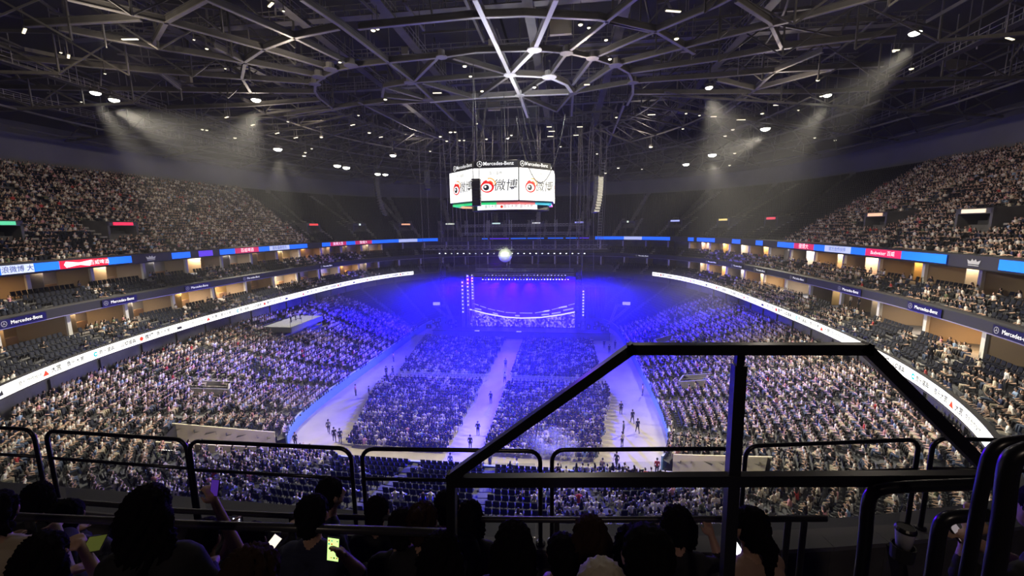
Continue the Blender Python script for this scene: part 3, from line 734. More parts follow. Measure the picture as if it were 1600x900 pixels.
def shirt_of(P, tier):
    n = len(P); u = RNG.random(n)
    W_ = {'floor': [.22, .07, .48, .07, .08, .03, .01, .0, .02, .02], 'lower': [.30, .17, .24, .08, .08, .04, .02, .01, .03, .03], 'suite': [.16, .10, .42, .12, .10, .03, .01, .01, .03, .02], 'upper': [.17, .14, .38, .12, .08, .02, .02, .01, .04, .02]}
    W_['club'] = W_['suite']; c = np.cumsum(W_[tier]); c /= c[-1]
    return np.searchsorted(c, u)
SP = []                                  # all spectators as rows: x y z rot row tier shirt hair trousers templ scale dist
tn = ['floor', 'lower', 'suite', 'club', 'upper']
ST = []
for nm, (P, occ) in places.items():
    Qp = P[occ]; n = len(Qp); k = tn.index(nm)
    tgt = np.arctan2(-(0-Qp[:, 0]), (86-Qp[:, 1])); d = (tgt-Qp[:, 3]+PI) % (2*PI)-PI
    rot = Qp[:, 3]+np.clip(d*.35, -.5, .5)+RNG.normal(0, .16, n)
    SP.append(np.c_[Qp[:, 0]+RNG.normal(0, .02, n), Qp[:, 1], Qp[:, 2], rot, Qp[:, 5], np.full(n, k), shirt_of(Qp, nm), (RNG.random(n) < .25), RNG.choice(3, n, p=[.6, .25, .15]), RNG.integers(0, 5, n), RNG.normal(1.0, .045, n), np.zeros(n)])
    E_ = P[~occ] if nm != 'floor' else P[~occ]
    ST.append(np.c_[E_[:, :4], E_[:, 5], np.full(len(E_), k), np.zeros(len(E_))])
SP = np.concatenate(SP); ST = np.concatenate(ST)
SP[:, 11] = proj(SP[:, :3]+np.array([0, 0, .8]))[2]; ST[:, 6] = proj(ST[:, :3]+np.array([0, 0, .5]))[2]
# seats that are taken show their backs only in the nearest tiers: a seat under each spectator of the lower and suite tiers
def onscreen(P, h): 
    X, Y, K = proj(P[:, :3]+np.array([0, 0, h])); return (X > 3) & (X < 1597) & (Y > 3) & (Y < 855) & (K > 6)
def inhall(P):      # not under our own tier
    return ~((P[:, 1] < 24) & (np.abs(P[:, 0]) < 20))
vis = onscreen(SP, .9) & inhall(SP)
order = np.argsort(np.where(vis, SP[:, 11], 1e9)); near = np.zeros(len(SP), bool); near[order[:300]] = True
far_sp = SP[~near]; near_sp = SP[near]
placed = []
for k in range(5):
    q = far_sp[far_sp[:, 9] == k]; ml = np.c_[q[:, 6], iH+q[:, 7], np.full(len(q), iS), iT+q[:, 8]].astype(int)
    placed.append((TEMPL[k], q[:, 0], q[:, 1], q[:, 2], q[:, 3], q[:, 10], ml))
o = emit_mesh('crowd', placed, ALLM)
tag(o, 'thousands of seated spectators filling the floor, the lower bowl and the upper tiers', 'crowd', None, 'stuff')
print('SPECTATORS', len(SP), 'SEATS', len(ST))
vis = onscreen(ST, .6) & inhall(ST); order = np.argsort(np.where(vis, ST[:, 6], 1e9)); ns = np.zeros(len(ST), bool); ns[order[:300]] = True
q = ST[~ns]; o = emit_mesh('empty_seats', [(SEATT, q[:, 0], q[:, 1], q[:, 2], q[:, 3], np.ones(len(q)), np.tile([0, 1], (len(q), 1)))], [SEATB, SEATF])
tag(o, 'rows of empty dark blue stadium seats across the suites levels and the far upper tier', 'seats', None, 'stuff')

SECT = {0: 'floor blocks', 1: 'lower bowl', 2: 'suite level above the white ribbon', 3: 'upper suite level under the blue ribbon', 4: 'upper tier'}
ORD = ['first', 'second', 'third', 'fourth', 'fifth', 'sixth', 'seventh', 'eighth', 'ninth', 'tenth', 'eleventh', 'twelfth', 'thirteenth', 'fourteenth', 'fifteenth', 'sixteenth', 'seventeenth', 'eighteenth', 'nineteenth', 'twentieth', 'topmost', 'topmost', 'topmost', 'topmost'] + ['high']*12
def sect_of(x, y, t):
    if t == 1:
        if y < 36 and abs(x) < 19: return 'near end stand'
        return 'left lower stand' if x < 0 else 'right lower stand'
    return {0: 'floor', 2: ('left' if x < 0 else 'right')+' suite level', 3: ('left' if x < 0 else 'right')+' upper suite level', 4: ('left' if x < 0 else 'right')+' upper tier'}[t]

# single seats with parts
def make_seat():
    t = thing('stadium_seat', '', 'seat'); t['label'] = 'x'
    m = MB(); R = Matrix.Rotation(.18, 3, 'X'); m.box((0, -.22, .68), (.44, .045, .46), R=R); m.box((0, -.235, .88), (.40, .05, .06), R=R); m.build('backrest', SEATB, t)
    m = MB(); m.box((0, .04, .42), (.44, .40, .05)); m.box((0, .23, .40), (.42, .05, .05)); m.build('seat', SEATB, t)
    m = MB(); m.box((0, -.12, .2), (.08, .10, .40)); m.box((0, -.12, .39), (.36, .08, .03)); m.build('leg', SEATF, t)
    m = MB(); m.box((-.25, 0, .60), (.045, .34, .035)); m.box((-.25, -.08, .40), (.03, .05, .40)); m.build('armrest', SEATF, t)
    return t
SEATO = []; seat0 = make_seat(); TS = ktable(seat0); first = True
for r in ST[ns]:
    o = seat0 if first else copy_tree(seat0, TS); first = False
    o.location = r[:3]; o.rotation_euler = (0, 0, r[3]); sec = sect_of(r[0], r[1], int(r[5]))
    tag(o, 'empty dark blue seat, %s row, %s' % (ORD[int(r[4])], sec), 'seat', 'empty seats in the %s' % sec); SEATO.append(o)
tell_apart(SEATO)

# ---- continuous bodies grown from capsules
def capsule_mesh(caps, voxel, smooth=2):
    """caps: (p0, p1, r0, r1, code) -> one continuous remeshed surface, face codes by nearest capsule"""
    mb = MB()
    for p0, p1, r0, r1, code in caps:
        p0 = np.array(p0, float); p1 = np.array(p1, float)
        if np.linalg.norm(p1-p0) < 1e-4:
            mb.sphere(p0, r0, None, 14, 10); continue
        d = p1-p0; L = np.linalg.norm(d); d /= L; pts = []; rs = []
        for q in (-.98, -.8, -.45): pts.append(p0+d*r0*q); rs.append(r0*math.sqrt(1-q*q))
        for q in (0, .33, .66, 1): pts.append(p0+d*L*q); rs.append(r0+(r1-r0)*q)
        for q in (.45, .8, .98): pts.append(p1+d*r1*q); rs.append(r1*math.sqrt(1-q*q))
        mb.tube(pts, rs, 12)
    me = mb.mesh('tmp'); o = bpy.data.objects.new('tmp', me); COL.objects.link(o)
    md = o.modifiers.new('r', 'REMESH'); md.mode = 'VOXEL'; md.voxel_size = voxel
    if smooth: ms = o.modifiers.new('s', 'SMOOTH'); ms.iterations = smooth; ms.factor = .5
    bpy.context.view_layer.update()
    out = bpy.data.meshes.new_from_object(o.evaluated_get(bpy.context.evaluated_depsgraph_get()))
    bpy.data.objects.remove(o); bpy.data.meshes.remove(me)
    n = len(out.polygons); C = np.zeros(n*3); out.polygons.foreach_get('center', C); C = C.reshape(-1, 3)
    D = []
    for p0, p1, r0, r1, code in caps:
        p0 = np.array(p0, float); p1 = np.array(p1, float); d = p1-p0; L2 = d@d
        t = np.clip(((C-p0)@d)/L2, 0, 1) if L2 > 1e-8 else np.zeros(n)
        D.append(np.linalg.norm(C-(p0+t[:, None]*d), axis=1)-(r0+(r1-r0)*t))
    out['k'] = 0
    code = np.array([c[4] for c in caps])[np.argmin(np.array(D), 0)]
    return out, C, code
def finish_body(me, code, mats, name):
    del me['k']
    me.materials.clear()
    for m in mats: me.materials.append(m)
    me.polygons.foreach_set('material_index', code.astype(np.int32)); me.polygons.foreach_set('use_smooth', [True]*len(me.polygons)); me.name = name; me.update(); return me
# codes: 0 shirt 1 hair 2 skin 3 trousers 4 shoes
def hand_caps(w, dirn, side, code=2, curl=.5, s=1.):
    """palm, four fingers of unequal length bent at the knuckle, thumb off the side of the palm"""
    w = np.array(w, float); d = np.array(dirn, float); d /= np.linalg.norm(d)
    n = np.cross(d, np.array([0, 0, 1.])); n = n/np.linalg.norm(n) if np.linalg.norm(n) > .2 else np.array([1., 0, 0]); up = np.cross(n, d)
    out = [(w, w+d*.045*s, .024*s, .030*s, code)]
    for i, L in enumerate((.068, .078, .072, .055)):
        b = w+d*.075*s+n*(i-1.5)*.020*s; k = b+d*L*.5*s+up*(-.01)*curl; e = k+(d*(1-curl)-up*curl)*L*.5*s
        out += [(w+d*.03*s+n*(i-1.5)*.016*s, b, .013*s, .0105*s, code), (b, k, .0098*s, .009*s, code), (k, e, .009*s, .0075*s, code)]
    tb = w+d*.025*s+n*side*.030*s; out += [(tb, tb+(d*.6+n*side*.8)*.035*s, .013*s, .011*s, code), (tb+(d*.6+n*side*.8)*.035*s, tb+(d*1.3+n*side*.8)*.045*s, .011*s, .009*s, code)]
    return out
def person_mesh(pose, sex=0):
    """low detail whole figures for the hall: seated or standing, facing +y, origin between the feet"""
    c = []
    if pose.startswith('sit'):
        lean = {'sit': 0., 'sit_fwd': .10, 'sit_phone': .04, 'sit_turn': .02}[pose]
        hip = .50
        c += [((-.09, 0, hip), (.09, 0, hip), .125, .125, 3), ((0, 0, hip+.08), (0, lean*.5, hip+.28), .135, .13, 0), ((-.10, lean*.9, hip+.38), (.10, lean*.9, hip+.38), .105, .105, 0), ((-.15, lean, hip+.45), (.15, lean, hip+.45), .062, .062, 0)]
        sh = hip+.45; hx = lean+.02
        for s_ in (-1, 1):
            c += [((s_*.10, .02, hip-.01), (s_*.13, .42, hip-.02), .085, .062, 3), ((s_*.13, .43, hip-.03), (s_*.12, .40, .10), .056, .042, 3), ((s_*.12, .38, .05), (s_*.13, .54, .035), .042, .034, 4)]
            if pose == 'sit_phone': c += [((s_*.19, lean, sh), (s_*.22, .12, sh-.26), .052, .042, 0), ((s_*.22, .12, sh-.26), (s_*.06, .30, sh-.12), .036, .028, 2), ((s_*.05, .31, sh-.11), (s_*.03, .34, sh-.04), .030, .024, 2)]
            else: c += [((s_*.19, lean, sh), (s_*.24, .04, sh-.27), .052, .042, 0), ((s_*.24, .04, sh-.27), (s_*.15, .28, hip+.10), .036, .027, 2), ((s_*.15, .28, hip+.10), (s_*.13, .35, hip+.08), .028, .022, 2)]
    else:
        hip = .88
        c += [((-.08, 0, hip), (.08, 0, hip), .115, .115, 3), ((0, 0, hip+.06), (0, 0, hip+.28), .125, .125, 0), ((-.10, 0, hip+.38), (.10, 0, hip+.38), .105, .105, 0), ((-.15, 0, hip+.46), (.15, 0, hip+.46), .062, .062, 0)]
        sh = hip+.46; hx = .02; st = {'stand': (0, 0), 'walk': (.22, -.20), 'arms': (0, 0), 'crouch': (0, 0)}[pose]
        for s_, dy in zip((-1, 1), st):
            kn = (s_*.10, dy*.5+.02, .48); an = (s_*.11, dy if dy >= 0 else dy-.06, .09)
            c += [((s_*.09, 0, hip-.06), kn, .088, .060, 3), (kn, an, .056, .040, 3), ((an[0], an[1]-.02, .045), (an[0], an[1]+.15, .035), .040, .034, 4)]
            if pose == 'arms': c += [((s_*.19, 0, sh), (s_*.27, .06, sh-.27), .050, .042, 0), ((s_*.27, .06, sh-.27), (-s_*.02, .19, sh-.20), .036, .028, 0), ((-s_*.02, .19, sh-.20), (-s_*.08, .18, sh-.19), .026, .02, 2)]
            else: c += [((s_*.19, 0, sh), (s_*.24, -.02-dy*.3, sh-.29), .050, .040, 0), ((s_*.24, -.02-dy*.3, sh-.29), (s_*.23, .06-dy*.6, sh-.54), .035, .026, 2), ((s_*.23, .06-dy*.6, sh-.54), (s_*.22, .09-dy*.6, sh-.64), .030, .018, 2)]
    hd = (0, hx+.02, sh+.245)
    c += [((0, hx-.01, sh+.02), (0, hx, sh+.14), .052, .050, 2), ((hd[0], hd[1]+.005, hd[2]-.035), (hd[0], hd[1], hd[2]+.02), .078, .088, 2), ((0, hd[1]+.085, hd[2]-.03), (0, hd[1]+.092, hd[2]-.02), .014, .016, 2)]
    for s_ in (-1, 1): c += [((s_*.088, hd[1], hd[2]-.02), (s_*.090, hd[1], hd[2]+.01), .016, .016, 2)]
    c += [((0, hd[1]-.035, hd[2]+.00), (0, hd[1]-.010, hd[2]+.050), .092, .096, 1)]
    if sex: c += [((-.05, hd[1]-.07, hd[2]-.02), (-.06, hd[1]-.09, hd[2]-.24), .065, .05, 1), ((.05, hd[1]-.07, hd[2]-.02), (.06, hd[1]-.09, hd[2]-.24), .065, .05, 1)]
    me, C, code = capsule_mesh(c, .024, 2)
    return me, code
SHOE = mat('shoe', (.05, .05, .05), .6)
BODY = {}
def body(pose, sex, shirt, hair=0, trou=0):
    k = (pose, sex, shirt, hair, trou)
    if k not in BODY:
        b = (pose, sex)
        if b not in BODY: me, code = person_mesh(pose, sex); BODY[b] = (me, code)
        me, code = BODY[b]; m2 = me.copy(); BODY[k] = finish_body(m2, code, [SHM[shirt], HAIR[hair], SKIN, TROU[trou], SHOE], 'person')
    return BODY[k]
POSES = ['sit', 'sit_fwd', 'sit_phone', 'sit_turn']; PW = {'sit': 'sitting upright', 'sit_fwd': 'leaning forward', 'sit_phone': 'holding up a phone', 'sit_turn': 'sitting back'}
names = [n for n, _ in SHIRTS]
PEO = []
for r in near_sp:
    ps = POSES[int(r[9]) % 4]; sx_ = int(r[9]) in (1, 4) or int(r[7]); sh = int(r[6])
    o = bpy.data.objects.new('person', body(ps, int(bool(sx_)), sh, int(r[7]), int(r[8]))); COL.objects.link(o)
    o.location = (r[0], r[1], r[2]); o.rotation_euler = (0, 0, r[3]); o.scale = (r[10],)*3
    sec = sect_of(r[0], r[1], int(r[5])); hw = ('long ' if sx_ else 'short ')+('brown' if int(r[7]) else 'black')+' hair'
    tag(o, '%s topped spectator, %s, %s, %s row, %s' % (names[sh], hw, 'leaning' if ps == 'sit_fwd' else 'seated', ORD[int(r[4])], sec), 'person', 'spectators in the %s' % sec); PEO.append(o)
tell_apart(PEO)
# ------------------------------------------------------------------ roof steelwork
RZ = 43.0
def members(mb, polys, w, h, m, z=RZ):
    for pl in polys:
        P = [atz(a, b, z) for a, b in pl]
        for i in range(len(P)-1): mb.beam(P[i], P[i+1], w, h, m)
def flanged(name, pl, w, h, m, z=RZ, m2=None):
    """an I-section member with its two flanges, following the traced line in the plane of the bottom chord"""
    mb = MB(); P = [atz(a, b, z) for a, b in pl]
    for i in range(len(P)-1):
        mb.beam(P[i], P[i+1], w*.9, .09, m); u = np.array([0, 0, h]); mb.beam(P[i]+u, P[i+1]+u, w*.9, .07, m2 or STEELD); mb.beam(P[i]+u/2, P[i+1]+u/2, .10, h, m2 or STEELD)  # bottom flange coloured as lit, web and top flange in a darker steel
    o = mb.build(name); struct(o); return o
LITBEAM = [[(742, 0), (770, 60), (797, 118)], [(869, 0), (835, 79)], [(835, 79), (797, 118)], [(797, 118), (812, 150), (825, 184)], [(797, 118), (858, 121)], [(858, 121), (885, 133), (895, 147)],
        [(895, 147), (812, 150), (745, 154), (672, 160)]]
for pl in LITBEAM: flanged('roof_beam', pl, .52, .7, STEELLIT, RZ-.05, STEEL)
MAINR = [[(835, 79), (885, 83), (926, 92), (962, 103), (983, 115), (989, 130), (989, 147), (980, 165)], [(835, 79), (744, 82), (690, 90), (620, 97), (560, 104), (528, 110), (505, 121), (493, 131), (492, 143), (498, 153), (520, 170)],
         [(797, 118), (640, 130), (600, 137), (597, 152), (665, 158)], [(470, 0), (530, 40), (645, 127), (709, 189)], [(885, 84), (858, 121), (812, 150)], [(683, 92), (648, 127)], [(708, 92), (790, 116)], [(797, 118), (748, 153)], [(668, 157), (603, 138)],
         [(660, 131), (735, 153)], [(320, 0), (460, 60), (548, 103)], [(105, 0), (260, 36), (412, 78), (516, 109)], [(92, 48), (240, 76), (390, 100), (498, 121)], [(0, 92), (240, 114), (492, 132)], [(0, 139), (240, 143), (492, 146)], [(240, 172), (380, 167), (500, 158)],
         [(240, 71), (260, 36), (322, 2)], [(383, 97), (412, 78), (460, 60), (530, 46)], [(335, 75), (383, 98), (378, 122), (392, 145)], [(248, 114), (282, 140)], [(926, 92), (1000, 60), (1120, 10), (1150, -6)], [(962, 103), (1120, 62), (1260, 28), (1380, -4)],
         [(983, 115), (1120, 95), (1220, 77), (1400, 55)], [(989, 130), (1120, 121), (1210, 113), (1380, 104)], [(989, 147), (1290, 146)], [(885, 84), (960, 25), (1000, -6)], [(952, 35), (1025, 50), (1085, 85)], [(1150, 3), (1203, 37), (1222, 77)], [(1130, 180), (1180, 141), (1210, 113), (1285, 82)],
         [(1120, 127), (1180, 141), (1300, 110)], [(560, 46), (640, 38), (740, 28), (820, 25), (935, 31), (1015, 50)], [(40, 42), (220, 32)], [(0, 180), (240, 200), (400, 222)], [(1290, 146), (1600, 128)], [(1060, 176), (1290, 200), (1600, 160)], [(895, 147), (962, 103)], [(895, 133), (926, 92)], [(895, 147), (989, 130)],
         [(895, 148), (893, 182)], [(812, 150), (870, 175), (893, 148)], [(975, 165), (955, 215), (945, 240)], [(672, 160), (560, 165), (450, 185)], [(560, 160), (640, 200), (730, 232)], [(400, 188), (520, 170), (600, 160)]]
for pl in MAINR: flanged('roof_beam', pl, .38, .60, STEEL)
# node plates where the members coloured as lit meet
for px, py, s in ((797, 118, 1.0), (835, 79, 1.0), (858, 121, 1.2), (812, 150, .9), (885, 84, .9), (926, 92, .9), (962, 103, 1.0), (895, 147, .8), (548, 103, 1.0), (516, 109, 1.0), (498, 121, 1.0), (492, 132, .9), (640, 130, .9), (668, 157, .9), (989, 130, .9), (690, 90, .8)):
    p = atz(px, py, RZ-.12); m = MB(); m.lathe([(s*.85, 0), (s*.85, .12), (s*.5, .16), (s*.5, .8)], p, 10, STEELLIT if px in (797, 835, 858, 812) else STEEL); struct(m.build('roof_beam_node'))
# radial trusses from the inner ring to the rim wall, with their top chords and webs; concentric purlin rings
RCX, RCY = -3.0, 68.0
def rim(a, k): return np.array([RCX*(1-k)+(RCX*0)+k*75*math.cos(a), RCY+k*92*math.sin(a)])
def rz_(k): return 43.2-4.6*max(0, k-.35)/.65
NR = 34
for i in range(NR):
    a = 2*PI*(i+.3)/NR; p = rim(a, .9)
    if p[1] < 0 and abs(p[0]) < 45: continue
    m = MB(); ks = np.linspace(.34, 1.0, 9); lowP = [np.r_[rim(a, k), rz_(k)] for k in ks]; up_ = [q+np.array([0, 0, 5.2-2.6*(k-.34)]) for q, k in zip(lowP, ks)]
    big = p[1] > 60
    for j in range(8):
        if big or j > 3: m.beam(lowP[j], lowP[j+1], .32, .32)
        m.beam(up_[j], up_[j+1], .3, .3); m.beam(lowP[j], up_[j], .16); m.beam(lowP[j], up_[j+1], .18)
        if j % 2: m.beam(lowP[j+1], up_[j], .14)
    struct(m.build('roof_truss', STEELD))
for k in (.36, .5, .62, .74, .86, .97):
    m = MB(); n = 68; A = [2*PI*i/n for i in range(n)]
    L_ = [np.r_[rim(a, k), rz_(k)] for a in A]
    for i in range(n):
        p, q = L_[i], L_[(i+1) % n]
        if p[1] < -4: continue
        if p[1] > 66 or k > .8: m.beam(p, q, .22, .26)
        m.beam(p+[0, 0, 4.0], q+[0, 0, 4.0], .2, .22)
        if i % 2 and k > .4: m.beam(p+[0, 0, 4.0], np.r_[rim(A[(i+1) % n], k+.12), rz_(min(1, k+.12))+3.4], .18)
        if p[1] > 66: m.beam(p, np.r_[rim(A[(i+1) % n], min(1, k+.12)), rz_(min(1, k+.12))], .16)
    struct(m.build('roof_truss_ring', STEELD))
# catwalks with guard rails, hung in the steelwork
r = random.Random(21)
def catwalk(a, b, words_, w_=1.1):
    a = np.array(a, float); b = np.array(b, float); d = (b-a)/np.linalg.norm(b-a); n = np.array([-d[1], d[0], 0])
    t = thing('catwalk', 'steel catwalk hung in the roof, %s' % words_, 'catwalk', group='roof catwalks')
    m = MB(); m.beam(a, b, w_, .12); m.build('walkway', STEELD, t)
    m = MB(); L = np.linalg.norm(b-a)
    for s in (-1, 1):
        for z in (.55, 1.1): m.beam(a+n*s*w_/2+[0, 0, z], b+n*s*w_/2+[0, 0, z], .06)
        for k in range(int(L/1.8)+1): p = a+d*k*1.8+n*s*w_/2; m.beam(p, p+[0, 0, 1.1], .06)
    m.build('guard_rail', STEEL, t)
    for k in range(int(L/7)+1):
        for s in (-1, 1): m = MB(); p = a+d*k*7+n*s*w_/2; m.beam(p, p+[0, 0, r.uniform(3, 6)], .08); m.build('hanger', STEEL, t)
for k, x in enumerate((-34, -19, -9, 6, 16, 31)): catwalk((x, 22, 46), (x*1.05, 112, 46), '%s of the six running towards the stage' % ['leftmost', 'second from left', 'third from left', 'third from right', 'second from right', 'rightmost'][k])
for k, y in enumerate((34, 47, 58, 70, 84, 98)): catwalk((-52, y, 46.4), (52, y, 46.4), '%s of the six crossing the hall' % ['nearest', 'second nearest', 'third nearest', 'third farthest', 'second farthest', 'farthest'][k])
for s, q in ((-1, 'left'), (1, 'right')): catwalk((s*52, 22, 42.5), (s*58, 90, 42.5), 'inner one over the %s tier' % q); catwalk((s*64, 20, 41.0), (s*66, 100, 41.0), 'outer one over the %s tier' % q)
# deck joists, ducts, braces and bits in the roof void: straight members at random heights
for grp in range(14):
    m = MB()
    for i in range(26):
        x = r.uniform(-60, 60); y = r.uniform(18, 130); z = r.uniform(45, 50) - .0009*(x*x+(y-68)**2)
        if abs(x) > 40 and abs(y-67) > 50: continue
        k = r.random(); L = r.uniform(4, 16); a = r.choice([0, PI/2, PI/2, r.uniform(0, PI)])
        if k < .35: m.beam((x, y, z), (x+L*math.cos(a), y+L*math.sin(a), z), r.uniform(.12, .35), r.uniform(.15, .5), STEELD)
        elif k < .7: m.beam((x, y, z-1), (x+r.uniform(-3, 3), y+r.uniform(-3, 3), z+4), .16, .16, STEELD)
        else: m.beam((x, y, z-2), (x, y, z+4), .09, .09, STEEL)
    struct(m.build('roof_beam_bracing'))
CABO = []; DUCT = mat('duct', (.30, .27, .23), .6)
for px, py, sx_, sy_ in ((876, 43, 2.6, 1.6), (633, 80, .9, .9), (1075, 75, 2, 1), (770, 68, 1.1, .9), (772, 166, 2.4, 1.6), (285, 125, 3.2, 3), (1280, 60, 5, 2.4), (1510, 100, 6, 1.5), (1200, 70, 2.5, 2)):
    p = atz(px, py, 46.8); m = MB(); m.box(p, (sx_, .5, sy_), DUCT); m.box(p+[0, 0, sy_/2+.05], (sx_*1.06, .6, .1), STEELD)
    m.v = [(q[0]-p[0], q[1]-p[1], q[2]-p[2]) for q in m.v]; o = m.build('equipment_cabinet'); o.location = p; tag(o, 'pale brown equipment cabinet lit up in the dark roof void', 'cabinet', 'roof void cabinets'); CABO.append(o)
tell_apart(CABO)
WORKL = [(-20, 45, 0), (12, 52, 0), (-38, 62, 0), (38, 62, 0), (0, 84, 0), (-24, 92, 0), (26, 92, 0), (8, 28, 0), (-30, 34, 0), (34, 38, 0)]
for x, y, _ in WORKL: light('POINT', 'roof_work_light', (x, y, 40.5), None, 1000, (1, .86, .70), .5)
for x, y, z in ((1.5, 49, 37.5), (5, 60, 39)): light('POINT', 'roof_hub_light', (x, y, z), None, 1500, (.95, .95, 1), .5)

# ------------------------------------------------------------------ lamps in the roof: (px, py, size, kind)
LAMP = mat('lamp_lens', (1, 1, 1), emit=1.7, ecol=(1, .90, .58)); LAMPC = mat('lamp_lens_cool', (1, 1, 1), emit=14, ecol=(1, 1, .85)); TUBE = mat('tube_lamp', (1, 1, 1), emit=1.8, ecol=(1, .86, .56))
LIST = [(149, 144, 5, 'B'), (178, 155, 5, 'B'), (400, 155, 5, 'B'), (434, 232, 4.5, 'B'), (1430, 50, 6, 'B'), (1196, 200, 5, 'B'), (1113, 241, 4.5, 'B'), (1072, 256, 3.5, 'B'), (527, 258, 4, 'B'), (541, 261, 4, 'B'), (590, 271, 3.3, 'B'), (602, 272, 3, 'B'), (614, 242, 3.5, 'B'), (1108, 136, 4, 'B'), (1293, 148, 4, 'B'), (1283, 150, 2.5, 'L'),
        (38, 48, 13, 'T'), (203, 61, 13, 'T'), (107, 88, 9, 'T'), (95, 82, 2, 'L'), (423, 7, 9, 'T'), (1052, 17, 13, 'T'), (1578, 60, 12, 'T'), (1158, 187, 7, 'T'), (1018, 179, 6, 'T'), (917, 132, 4.5, 'T'), (683, 145, 7, 'T'), (354, 183, 5, 'T'), (395, 195, 5, 'T'), (433, 208, 5, 'T'), (462, 215, 5, 'T'), (551, 195, 5, 'T'), (595, 214, 4, 'T'), (1213, 164, 4.5, 'T'),
        (1400, 78, 5, 'T'), (906, 198, 4.5, 'T'), (900, 211, 4, 'T'), (858, 198, 4, 'T'), (862, 205, 5, 'T'), (860, 213, 5, 'T'), (1115, 182, 4.5, 'T'), (443, 17, 2.2, 'L'), (323, 76, 2.6, 'L'), (583, 47, 4, 'L'), (590, 45, 3, 'L'), (726, 103, 3.6, 'L'), (735, 119, 2.8, 'L'), (907, 38, 4, 'L'), (920, 43, 3, 'L'), (947, 62, 3.2, 'L'), (953, 92, 3.2, 'L'), (1057, 60, 4, 'L'),
        (531, 97, 2.6, 'L'), (602, 155, 3, 'L'), (753, 142, 3, 'L'), (835, 136, 3.2, 'L'), (367, 215, 2.6, 'L'), (475, 243, 3, 'L'), (477, 238, 2.2, 'L'), (577, 207, 2.8, 'L'), (502, 214, 2.6, 'L'), (688, 213, 2.6, 'L'), (698, 220, 2.4, 'L'), (704, 206, 3, 'L'), (711, 206, 2.4, 'L'), (718, 219, 2.2, 'L'), (725, 219, 2, 'L'), (760, 217, 2.2, 'L'), (793, 216, 2.4, 'L'), (799, 211, 2.2, 'L'),
        (1191, 177, 2.8, 'L'), (1278, 125, 3, 'L'), (1247, 172, 2.2, 'L'), (1145, 202, 2.8, 'L'), (1133, 212, 2.6, 'L'), (1148, 239, 2.4, 'L'), (1017, 229, 3.2, 'L'), (933, 240, 2, 'L'), (963, 183, 2.2, 'L'), (1072, 177, 2.2, 'L'), (1424, 107, 3.5, 'L'), (1397, 80, 2.6, 'L'), (876, 229, 1.8, 'L'), (966, 262, 2.4, 'L'), (316, 202, 2.2, 'L'), (323, 203, 2.2, 'L'), (164, 115, 1.8, 'L'), (127, 159, 1.6, 'L'),
        (656, 37, 2, 'L'), (1067, 201, 2, 'L'), (1273, 215, 2, 'L'), (1305, 219, 2, 'L'), (1003, 264, 1.6, 'L'), (560, 180, 2, 'L'), (450, 190, 1.8, 'L'), (672, 236, 1.8, 'L'), (745, 193, 1.8, 'L'), (946, 270, 2.4, 'L'), (352, 107, 1.8, 'L'), (303, 62, 1.8, 'L'), (1140, 258, 2, 'L'), (487, 232, 1.8, 'L'), (1093, 180, 2, 'L')]
def lamp_obj(kind, s):
    t = thing({'B': 'follow_spot', 'L': 'roof_lamp', 'T': 'strip_lamp'}[kind], 'x', 'lamp')
    if kind == 'T':
        m = MB(); m.box((0, 0, .06), (s*2, .30, .12)); m.build('housing', STEELD, t); m = MB(); m.box((0, 0, -.03), (s*1.9, .2, .08)); m.build('tube', TUBE, t)
        m = MB(); m.beam((-s*.7, 0, .1), (-s*.7, 0, 2.2), .04); m.beam((s*.7, 0, .1), (s*.7, 0, 2.2), .04); m.build('hanger', STEELD, t)
    else:
        lm = LAMPC if kind == 'B' else LAMP; m = MB(); m.lathe([(s*.5, .9*s), (s*.95, .5*s), (s*1.1, 0), (s*1.1, -.15*s)], (0, 0, 0), 12); m.build('housing', STEELD, t)
        m = MB(); m.sphere((0, 0, -.12*s), (s, s, s*.55), None, 12, 8); m.build('lens', lm, t)
        m = MB(); m.beam((0, 0, .8*s), (0, 0, .8*s+2), .06); m.tube([(-s*1.2, 0, 0), (-s*1.2, 0, s*.9), (0, 0, s*1.2), (s*1.2, 0, s*.9), (s*1.2, 0, 0)], .03, 6); m.build('bracket', STEELD, t)
    return t
for px, py, s, kind in LIST:
    z = float(np.interp(py, [0, 150, 215, 290], [43.5, 42, 40.5, 36.5])); p = atz(px, py, z)
    if p[1] > 125: p = aty(px, py, 125.)
    d = (p-CAM)@FWD; sz = s*d/FPX
    if kind == 'B': sz *= 1.35
    elif kind == 'L': sz *= .9
    o = lamp_obj(kind, sz); o.location = p
    if kind == 'T': o.rotation_euler = (0, 0, {38: -.5, 107: -.6, 203: .12, 1052: .3, 1578: .5, 423: -.6}.get(px, 0) or (-.45 if px < 600 else .1))
    area = 'far left' if px < 250 else 'left' if px < 560 else 'middle' if px < 900 else 'right' if px < 1250 else 'far right'
    hgt = 'high' if py < 110 else 'midway' if py < 190 else 'low'
    kn = {'B': 'glaring round follow spot', 'L': 'small round warm lamp', 'T': 'glowing strip lamp'}[kind]
    LAMPO = globals().setdefault('LAMPO', []); LAMPO.append(o)
    tag(o, '%s, %s in the %s roof' % (kn, hgt, area), 'lamp', '%ss in the %s roof' % (kn, area))

tell_apart(LAMPO)
